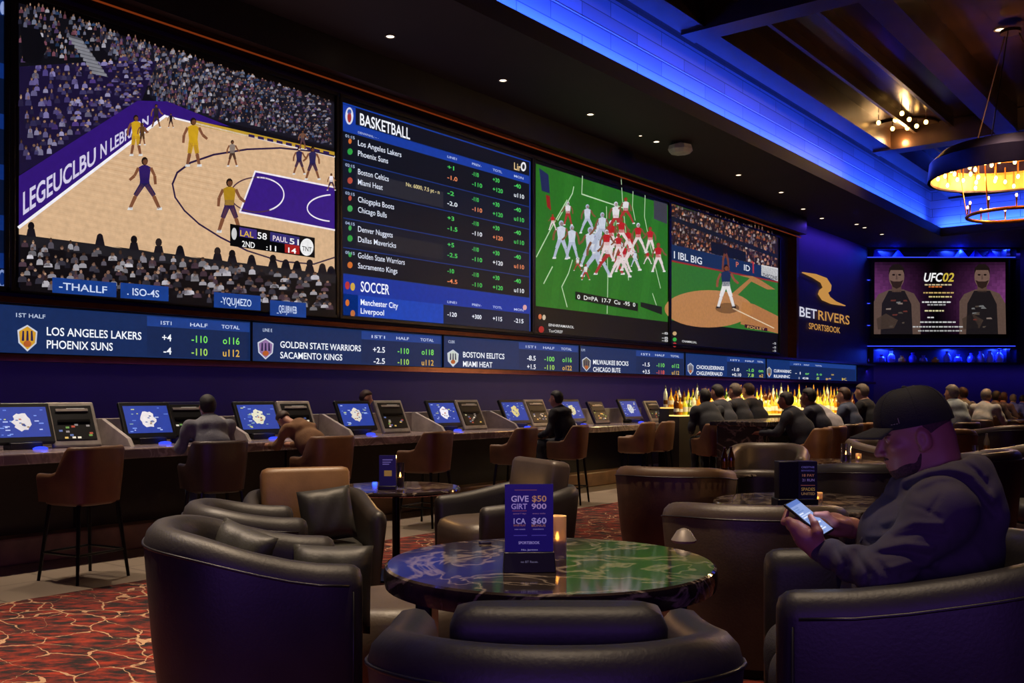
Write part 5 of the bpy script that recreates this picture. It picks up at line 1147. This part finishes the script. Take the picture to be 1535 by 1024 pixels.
far_ = [(1437, 13.6, 30, 1.53, '#8a9090', 'hairg', 'skin', 'guest in a pale grey polo shirt, first one right of the black cap', .05, 1.15),
        (1450, 16.6, 20, 1.52, '#7a8084', 'hairb', 'skin', 'guest in light grey just behind the pale polo shirt', .05, 1.0),
        (1469, 15.0, -50, 1.48, '#8c8a86', 'hairg', 'skin2', 'guest in a light knit top leaning left at the far table', .14, 1.0),
        (1486, 17.5, -70, 1.46, '#4a4650', 'hair', 'skin3', 'small far guest in dark grey between the pale ones', .06, 1.0),
        (1499, 19.2, -60, 1.44, '#5a4a58', 'hairb', 'skin', 'small far guest with brown hair near the right edge', .06, 1.0),
        (1516, 20.6, -40, 1.40, '#5a68c8', 'hairg', 'skin2', 'small far guest under blue light near the right edge', .10, 1.0),  # blue light is put into this jacket colour
        (1530, 22.0, -40, 1.38, '#3a4ab0', 'hair', 'skin', 'farthest guest under blue light, cut by the right edge', .10, 1.0)]  # jacket colour carries the blue light here too
for px, d, ph, zt_, jk, hr, sk, lb, ln, wd_ in far_:
    guest(lb, at(px, d), rot(ph), zt_, .66, jk, '#1c1c24', hr, sk, lean=ln, res=.022, group='guests at the far tables', wide=wd_)
    stool('dark stool under the ' + lb.split(',')[0], at(px, d), rot(ph), 'stool_dark', 'dark stools at the far tables')

# ---- the man with the phone
MB_D, MB_R = 2.93, 1.30; MPHI = 78
fr_, fd_ = -math.sin(rad(MPHI)), math.cos(rad(MPHI)); lr_, ld_ = -math.cos(rad(MPHI)), -math.sin(rad(MPHI))
def ML(px, py, s=0.0):
    """photo point at s metres to his left of his middle plane -> his own coordinates"""
    q = (px - CX) / F
    f = (q * (MB_D + s * ld_) - MB_R - s * lr_) / (fr_ - q * fd_); d = MB_D + f * fd_ + s * ld_
    return np.array((-s, f, EYE + (HOR - py) * d / F), np.float32)
man = thing('person', 'seated man in a black cap and charcoal hoodie looking at his phone', 'person', W(MB_R, MB_D, 0), rot(MPHI))
def V3(a): return Vector([float(x) for x in a])
HC = ML(1371, 648)                                    # middle of the skull
def hh(f, s, z): return np.array((-s, HC[1] + f, HC[2] + z), np.float32)
pitch = rad(14)
def hn(f, s, z): return hh(f * math.cos(pitch) + z * math.sin(pitch), s, -f * math.sin(pitch) + z * math.cos(pitch))     # head nods forward
RP = Matrix.Rotation(-pitch, 3, 'X')
lo, hi = (-.36, -.30, 0.0), (.36, .78, 1.46)
def skull(b):
    b.ell(hn(-.005, 0, .02), (.079, .101, .108), .02, RP); b.ell(hn(.030, 0, -.065), (.062, .072, .080), .03, RP); b.ell(hn(.052, 0, -.100), (.040, .040, .034), .025, RP)
    return b
SHL, SHR = ML(1413, 752, .21), ML(1413, 760, -.21); ELL, ELR = ML(1322, 862, .27), np.array((.29, .20, .80), np.float32); WRL, WRR = ML(1226, 824, .13), ML(1279, 792, -.06)
NK = np.array((0, HC[1] - .055, 1.10), np.float32)
b = skull(Body(lo, hi, .0036))
b.ell(hn(.052, 0, .012), (.050, .030, .015), .02, RP)                         # brow
b.cap(hn(.094, 0, .004), hn(.118, 0, -.040), .010, .0125, .012); 
for s in (-1, 1):
    b.ell(hn(.108, s * .012, -.044), (.010, .010, .008), .006)                # nostril wings
    b.ell(hn(.066, s * .045, -.028), (.022, .024, .018), .025, RP)            # cheek
    b.ell(hn(.094, s * .033, -.002), (.017, .013, .011), .012, RP, True)      # eye socket
    b.ell(hn(.079, s * .032, -.003), (.014, .013, .012), .004)
    b.cap(hn(.086, s * .022, .003), hn(.086, s * .042, .002), .0045, None, .004)
    b.ell(hn(-.006, s * .080, -.020), (.009, .021, .034), .006, RP); b.ell(hn(.000, s * .090, -.018), (.007, .010, .018), .006, RP, True); b.ell(hn(.004, s * .079, -.048), (.008, .009, .010), .006)
b.ell(hn(.095, 0, -.070), (.024, .012, .0075), .008, RP); b.ell(hn(.092, 0, -.083), (.022, .012, .0085), .008, RP); b.ell(hn(.112, 0, -.0765), (.022, .012, .0025), .004, RP, True)
b.cap(NK + wrap((0, -.03, -.02)), hn(-.045, 0, -.045), .068, .066, .03); b.cap(NK + wrap((0, .02, -.02)), hn(.0, 0, -.085), .055, .052, .03)
b.chain([(0, -.02, .56), (0, .0, .8), (0, -.01, 1.02)], (.15, .15, .13), .05); b.cap(SHL * .8 + wrap((0, 0, .2)), SHR * .8 + wrap((0, 0, .2)), .06, None, .05)
b.chain([SHL, ELL, WRL], (.05, .042, .029), .02); b.chain([SHR, ELR, WRR], (.05, .042, .029), .02)
for s in (-1, 1): b.chain([(s * .10, -.04, .55), (s * .14, .42, .53), (s * .15, .44, .10)], (.09, .065, .042), .03); b.cap((s * .15, .42, .06), (s * .16, .60, .035), .04, .03, .02)
# phone frame: l = up the phone, w = across (towards the far side), n = out of the screen
PO = ML(1212, 776, .10); PB = ML(1240, 799, .125)
l_ = V3(PO - PB).normalized(); side = Vector((1, 0, 0)); n0 = l_.cross(side)
n0 = n0 if n0.z > 0 else -n0; n0 = (n0 - l_ * n0.dot(l_)).normalized(); w0 = (side - l_ * side.dot(l_)).normalized()
tl = rad(30); n_ = (n0 * math.cos(tl) - w0 * math.sin(tl)).normalized(); w_ = (w0 * math.cos(tl) + n0 * math.sin(tl)).normalized()
def ph(l, w, n): return wrap(V3(PO) + l_ * l + w_ * w + n_ * n)
def hand(wr, sgn, kl, ksp, tips, thumb):
    """five fingers: knuckles beside the phone edge (w = sgn), curling behind it, thumb over the screen"""
    KN = []
    for i in range(4):
        l = kl - i * ksp; k_ = ph(l, sgn * (.052 - .003 * i), -.020 - .003 * i); KN.append(k_)
        b.cap(wrap(wr) + (ph(0, 0, 0) - ph(0, 0, 0)) + wrap(l_ * (.012 - .008 * i)), k_, .019, .0115, .012)
        m_ = ph(l + .012, sgn * (.044 + tips[i][2]), -.040 + .004 * i * 0); t_ = ph(l + .016 + tips[i][1], sgn * tips[i][0], -.020)
        b.chain([k_, m_, t_], (.0105 - .0006 * i, .0095 - .0006 * i, .0078 - .0004 * i), .006)
    b.chain([wrap(wr), (wrap(wr) + KN[1]) / 2, (KN[1] + KN[2]) / 2], (.027, .031, .020), .02)
    tb = [ph(*q) for q in thumb]; b.cap(wrap(wr) * .6 + tb[0] * .4, tb[0], .020, .015, .016); b.chain(tb, (.0145, .0115, .0085), .006)
hand(WRL, -1, .030, .021, ((.004, .02, 0), (.010, .0, 0), (.014, -.004, 0), (.018, -.008, 0)), ((-.058, -.046, .010), (-.034, -.036, .020), (-.006, -.012, .015)))
hand(WRR, 1, .010, .020, ((.006, .012, 0), (.012, .0, 0), (.016, -.004, 0), (.020, -.006, 0)), ((-.060, .050, .012), (-.030, .040, .022), (-.008, .016, .015)))
body_field = b
b.mesh('body', M['manskin'] if 'manskin' in M else M['skin'], man, 1)
# beard, close-cropped hair, brows
def patch(nm, keep, off, m, cut=()):
    q = Body((-.14, float(HC[1]) - .17, float(HC[2]) - .20), (.14, float(HC[1]) + .19, float(HC[2]) + .16), .0036); skull(q)
    if nm == 'beard': q.ell(hn(.095, 0, -.070), (.024, .012, .0075), .008, RP); q.ell(hn(.092, 0, -.083), (.022, .012, .0085), .008, RP); q.cap(NK + wrap((0, .02, -.02)), hn(.0, 0, -.085), .055, .052, .03)
    q.within(keep, off)
    for c, r in cut: q.ell(c, r, .006, None, True)
    q.mesh(nm, m, man, 1)
patch('beard', [(hn(.055, 0, -.118), (.062, .050, .040)), (hn(.036, .046, -.108), (.042, .044, .026)), (hn(.036, -.046, -.108), (.042, .044, .026)), (hn(.010, .06, -.085), (.03, .016, .034)), (hn(.010, -.06, -.085), (.03, .016, .034)), (hn(.10, 0, -.060), (.028, .014, .007))], .0014, M['beard'], [(hn(.112, 0, -.076), (.020, .03, .010))])
patch('hair', [(hn(-.055, 0, .02), (.10, .070, .085)), (hn(-.03, 0, .08), (.10, .08, .075))], .0014, M['crop'])
for s in (-1, 1):
    e = MB(); e.ball(V3(hn(.080, s * .032, -.003)), (.0128, .0120, .0115), 12, 8); e.build('eye', M['white'], man)
    e = MB(); e.tube([V3(hn(.099, s * .016, .012)), V3(hn(.094, s * .034, .016)), V3(hn(.078, s * .052, .011))], [.003, .0035, .0015], 8); e.build('eyebrow', M['beard'], man)
# cap: crown, button, curved brim, small stitched mark
c = MB(); rings = []
for i in range(13):
    q = math.pi / 2 * i / 12; rr = math.cos(q) ** .62; zz = .118 * math.sin(q) ** .92
    rings.append([V3(hn(-.004 + (.116 - .008 * (i / 12)) * rr * math.cos(a), .091 * rr * math.sin(a), .022 + zz + .004 * math.cos(a) * (1 - i / 12))) for a in [2 * math.pi * k / 48 for k in range(48)]])
c.loft(rings); cp = c.build('cap', M['cap'], man, smooth=60)
c = MB(); U, D_ = [], []
for i in range(7):
    row = []
    for k in range(21):
        a = rad(-52 + 104 * k / 20); u = i / 6; rx = .112 + u * .075 * math.cos(a * .8) ** .6; x = rx * math.cos(a); y = (.089 + .002 * u) * math.sin(a) / math.sin(rad(52)) * .80
        row.append((x, y, .041 - u * .012 - .010 * (y / .075) ** 2 - u * .010 * (y / .075) ** 2))
    U.append(row)
for off in (0.0, -.0045):
    base = len(c.v); c.v += [tuple(V3(hn(x, y, z + off))) for row in U for x, y, z in row]
    c.f += [((base + i * 21 + k), (base + i * 21 + k + 1), (base + (i + 1) * 21 + k + 1), (base + (i + 1) * 21 + k))[::1 if off == 0 else -1] for i in range(6) for k in range(20)]
n1 = 7 * 21; ed = [k for k in range(21)] + [i * 21 + 20 for i in range(1, 7)] + [6 * 21 + k for k in range(19, -1, -1)] + [i * 21 for i in range(5, 0, -1)]
c.f += [(a, a + n1, b2 + n1, b2) for a, b2 in zip(ed, ed[1:] + ed[:1])]; c.c = [None] * len(c.f)
c.build('brim', M['cap'], cp, smooth=60)
MB().ball(V3(hn(-.004, 0, .140)), (.009, .009, .005), 10, 6).build('button', M['cap'], cp)
c = MB(); c.tube([V3(hn(.050, .083, .058)), V3(hn(.050, .0845, .042))], .0013, 5)
for k in range(3): c.tube([V3(hn(.054 + .007 * k, .0835 - .0042 * k, .042)), V3(hn(.058 + .007 * k, .0812 - .0042 * k, .042))], .0013, 5)
c.build('stitched_mark', M['grey'], cp)
for k in range(6):
    a = rad(30 + 60 * k); c = MB(); c.tube([rings[i][int(round((a % (2 * math.pi)) / (2 * math.pi) * 48)) % 48] for i in range(0, 12)], .0011, 5); c.build('seam', M['cap'], cp)
# hoodie
j = Body((-.42, -.34, .44), (.42, .62, 1.26), .0062)
j.chain([(0, .0, .55), (0, .05, .74), (0, .03, .92), (0, -.015, 1.03)], (.20, .205, .195, .145), .06, wr=.005, fr=30)
j.ell((0, .11, .76), (.17, .17, .15), .06)
j.cap(SHL * wrap((.86, 1, 1)) + wrap((0, 0, -.03)), SHR * wrap((.86, 1, 1)) + wrap((0, 0, -.03)), .088, None, .06)
for s_, e_, w2 in ((SHL, ELL, WRL), (SHR, ELR, WRR)):
    cuff = w2 + (e_ - w2) * .06
    j.cap(s_ + wrap((0, 0, -.025)), e_, .080, .066, .06, wr=.004, fr=42); j.cap(e_, cuff + (e_ - cuff) * .2, .064, .046, .025, wr=.005, fr=62, ph=1.0); j.cap(cuff + (e_ - cuff) * .16, cuff, .0385, .036, .004)
# collar and hood lying on the back
rg = [(0.0, HC[1] + .055, 1.085), (.055, HC[1] + .035, 1.10), (.098, HC[1] - .02, 1.125), (.105, HC[1] - .085, 1.14), (.065, HC[1] - .15, 1.155), (0, HC[1] - .175, 1.16)]
for sx in (-1, 1): j.chain([wrap((sx * x, y, z)) for x, y, z in rg], (.024, .028, .034, .038, .040, .040), .02, wr=.004, fr=50)
j.ell((0, HC[1] - .165, 1.085), (.150, .075, .080), .04, Matrix.Rotation(rad(24), 3, 'X')); j.cap((-.09, HC[1] - .19, 1.02), (.09, HC[1] - .19, 1.02), .05, None, .04, wr=.006, fr=40); j.cap((-.10, HC[1] - .11, 1.10), (.10, HC[1] - .11, 1.10), .05, None, .04)
j.cap((0, HC[1] - .05, 1.30), (0, HC[1] - .03, 1.06), .062, .066, .02) if 0 else None
j.ell((0, HC[1] - .03, 1.17), (.074, .085, .085), .015, None, True)
ho = j.mesh('hoodie', M['hood'], man, 1)
# sewn seams and cloth folds pressed into the fleece, on both sides alike
FOLDS = [(-.004, .006, [(1411, 722), (1398, 742), (1383, 762)]), (-.004, .006, [(1347, 753), (1372, 757), (1395, 768), (1411, 790), (1418, 815)]),
    (.016, .013, [(1366, 722), (1395, 708), (1430, 702), (1468, 716), (1494, 752)]), (-.016, .012, [(1372, 737), (1405, 722), (1440, 722), (1472, 742), (1500, 775)]), (.012, .012, [(1440, 690), (1470, 690), (1488, 716)]), (-.012, .010, [(1425, 697), (1455, 696), (1478, 716), (1490, 735)]),
    (.010, .009, [(1312, 812), (1345, 806), (1385, 812)]), (-.010, .008, [(1305, 822), (1345, 818), (1380, 826)]), (.010, .009, [(1322, 838), (1350, 832), (1400, 846)]), (-.009, .008, [(1340, 850), (1375, 848), (1405, 862)]), (.008, .008, [(1330, 790), (1360, 776), (1400, 778)]), (-.008, .008, [(1335, 800), (1370, 790), (1405, 796)]),
    (-.009, .006, [(1249, 812), (1262, 842), (1256, 862)]), (.008, .007, [(1262, 812), (1276, 842), (1272, 866)]), (-.009, .006, [(1278, 822), (1291, 848), (1288, 870)]), (.007, .007, [(1290, 826), (1306, 850), (1306, 872)]), (-.008, .006, [(1306, 830), (1322, 852), (1324, 870)]),
    (-.008, .008, [(1318, 770), (1306, 800), (1296, 828)]), (.008, .008, [(1335, 752), (1322, 780), (1310, 800)]), (.006, .012, [(1440, 800), (1470, 830), (1490, 860)]), (-.006, .012, [(1420, 830), (1450, 850), (1470, 872)])]
me = ho.data; V = np.empty(len(me.vertices) * 3, np.float32); me.vertices.foreach_get('co', V); V = V.reshape(-1, 3)
for amp, wd_, pts in FOLDS:
    Q = [ML(x, y, .20)[1:] for x, y in pts]; best = np.full(len(V), 9.0, np.float32)
    for a, b2 in zip(Q, Q[1:]):
        e_ = b2 - a; t_ = np.clip(((V[:, 1:] - a) @ e_) / float(e_ @ e_), 0, 1); best = np.minimum(best, np.linalg.norm(V[:, 1:] - (a + t_[:, None] * e_), axis=1))
    V[:, 0] += np.sign(V[:, 0]) * np.clip((np.abs(V[:, 0]) - .04) / .05, 0, 1) * amp * np.exp(-(best / wd_) ** 2)
me.vertices.foreach_set('co', V.ravel()); me.update()
for s in (-1, 1): MB().tube([(s * .035, float(HC[1]) + .085, 1.075), (s * .04, float(HC[1]) + .125, 1.0), (s * .042, float(HC[1]) + .165, .93)], .0035, 6).build('drawstring', M['hood'], man)
u = Body((-.36, -.3, .05), (.36, .70, .70), .009)
u.cap((-.08, -.04, .58), (.08, -.04, .58), .15, None, .04)
for s in (-1, 1): u.chain([(s * .11, -.02, .56), (s * .15, .42, .545), (s * .155, .44, .12)], (.115, .088, .066), .03, wr=.005, fr=40)
u.mesh('trousers', M['greyjean'], man, 1)
for s in (-1, 1):
    sh_ = MB(); sh_.ball((s * .155, .50, .055), (.05, .15, .05), 16, 10); sh_.box((s * .155, .50, .012), (.085, .27, .024)); sh_.build('shoe', M['black'], man, bevel=.003)
# the phone in his hands
po = thing('mobile_phone', 'black phone with a lit white-blue screen held by the man in the cap', 'phone', (0, 0, 0), 0)
Mx = man.matrix_basis @ Matrix.Translation(V3(PO)) @ Matrix((w_, l_, n_)).transposed().to_4x4()
if Matrix((w_, l_, n_)).determinant() < 0: Mx = man.matrix_basis @ Matrix.Translation(V3(PO)) @ Matrix((-w_, l_, n_)).transposed().to_4x4()
po.matrix_world = Mx
MB().box((0, 0, 0), (.072, .148, .0085)).build('case', M['plastic'], po, bevel=.003)
P = MB()
def pq(x0, x1, y0, y1, z, c): P.add([(x0, y0, z), (x1, y0, z), (x1, y1, z), (x0, y1, z)], [(0, 1, 2, 3)], lin(c))
pq(-.032, .032, -.069, .069, .0046, '#8aa0d8'); pq(-.032, .032, .052, .069, .0048, '#5a78c0')
g = random.Random(3)
for k in range(14):
    y = .045 - k * .008
    pq(-.028, -.028 + g.uniform(.02, .054), y - .0045, y, .0048, g.choice(['#e0e8fa', '#c4d2f2', '#6f8cc8']))
P.build('screen', M['screen'], po, smooth=0)
lamp('POINT', V3(Mx @ Vector((0, .0, .06))), .22, (.55, .65, 1.0), .03)
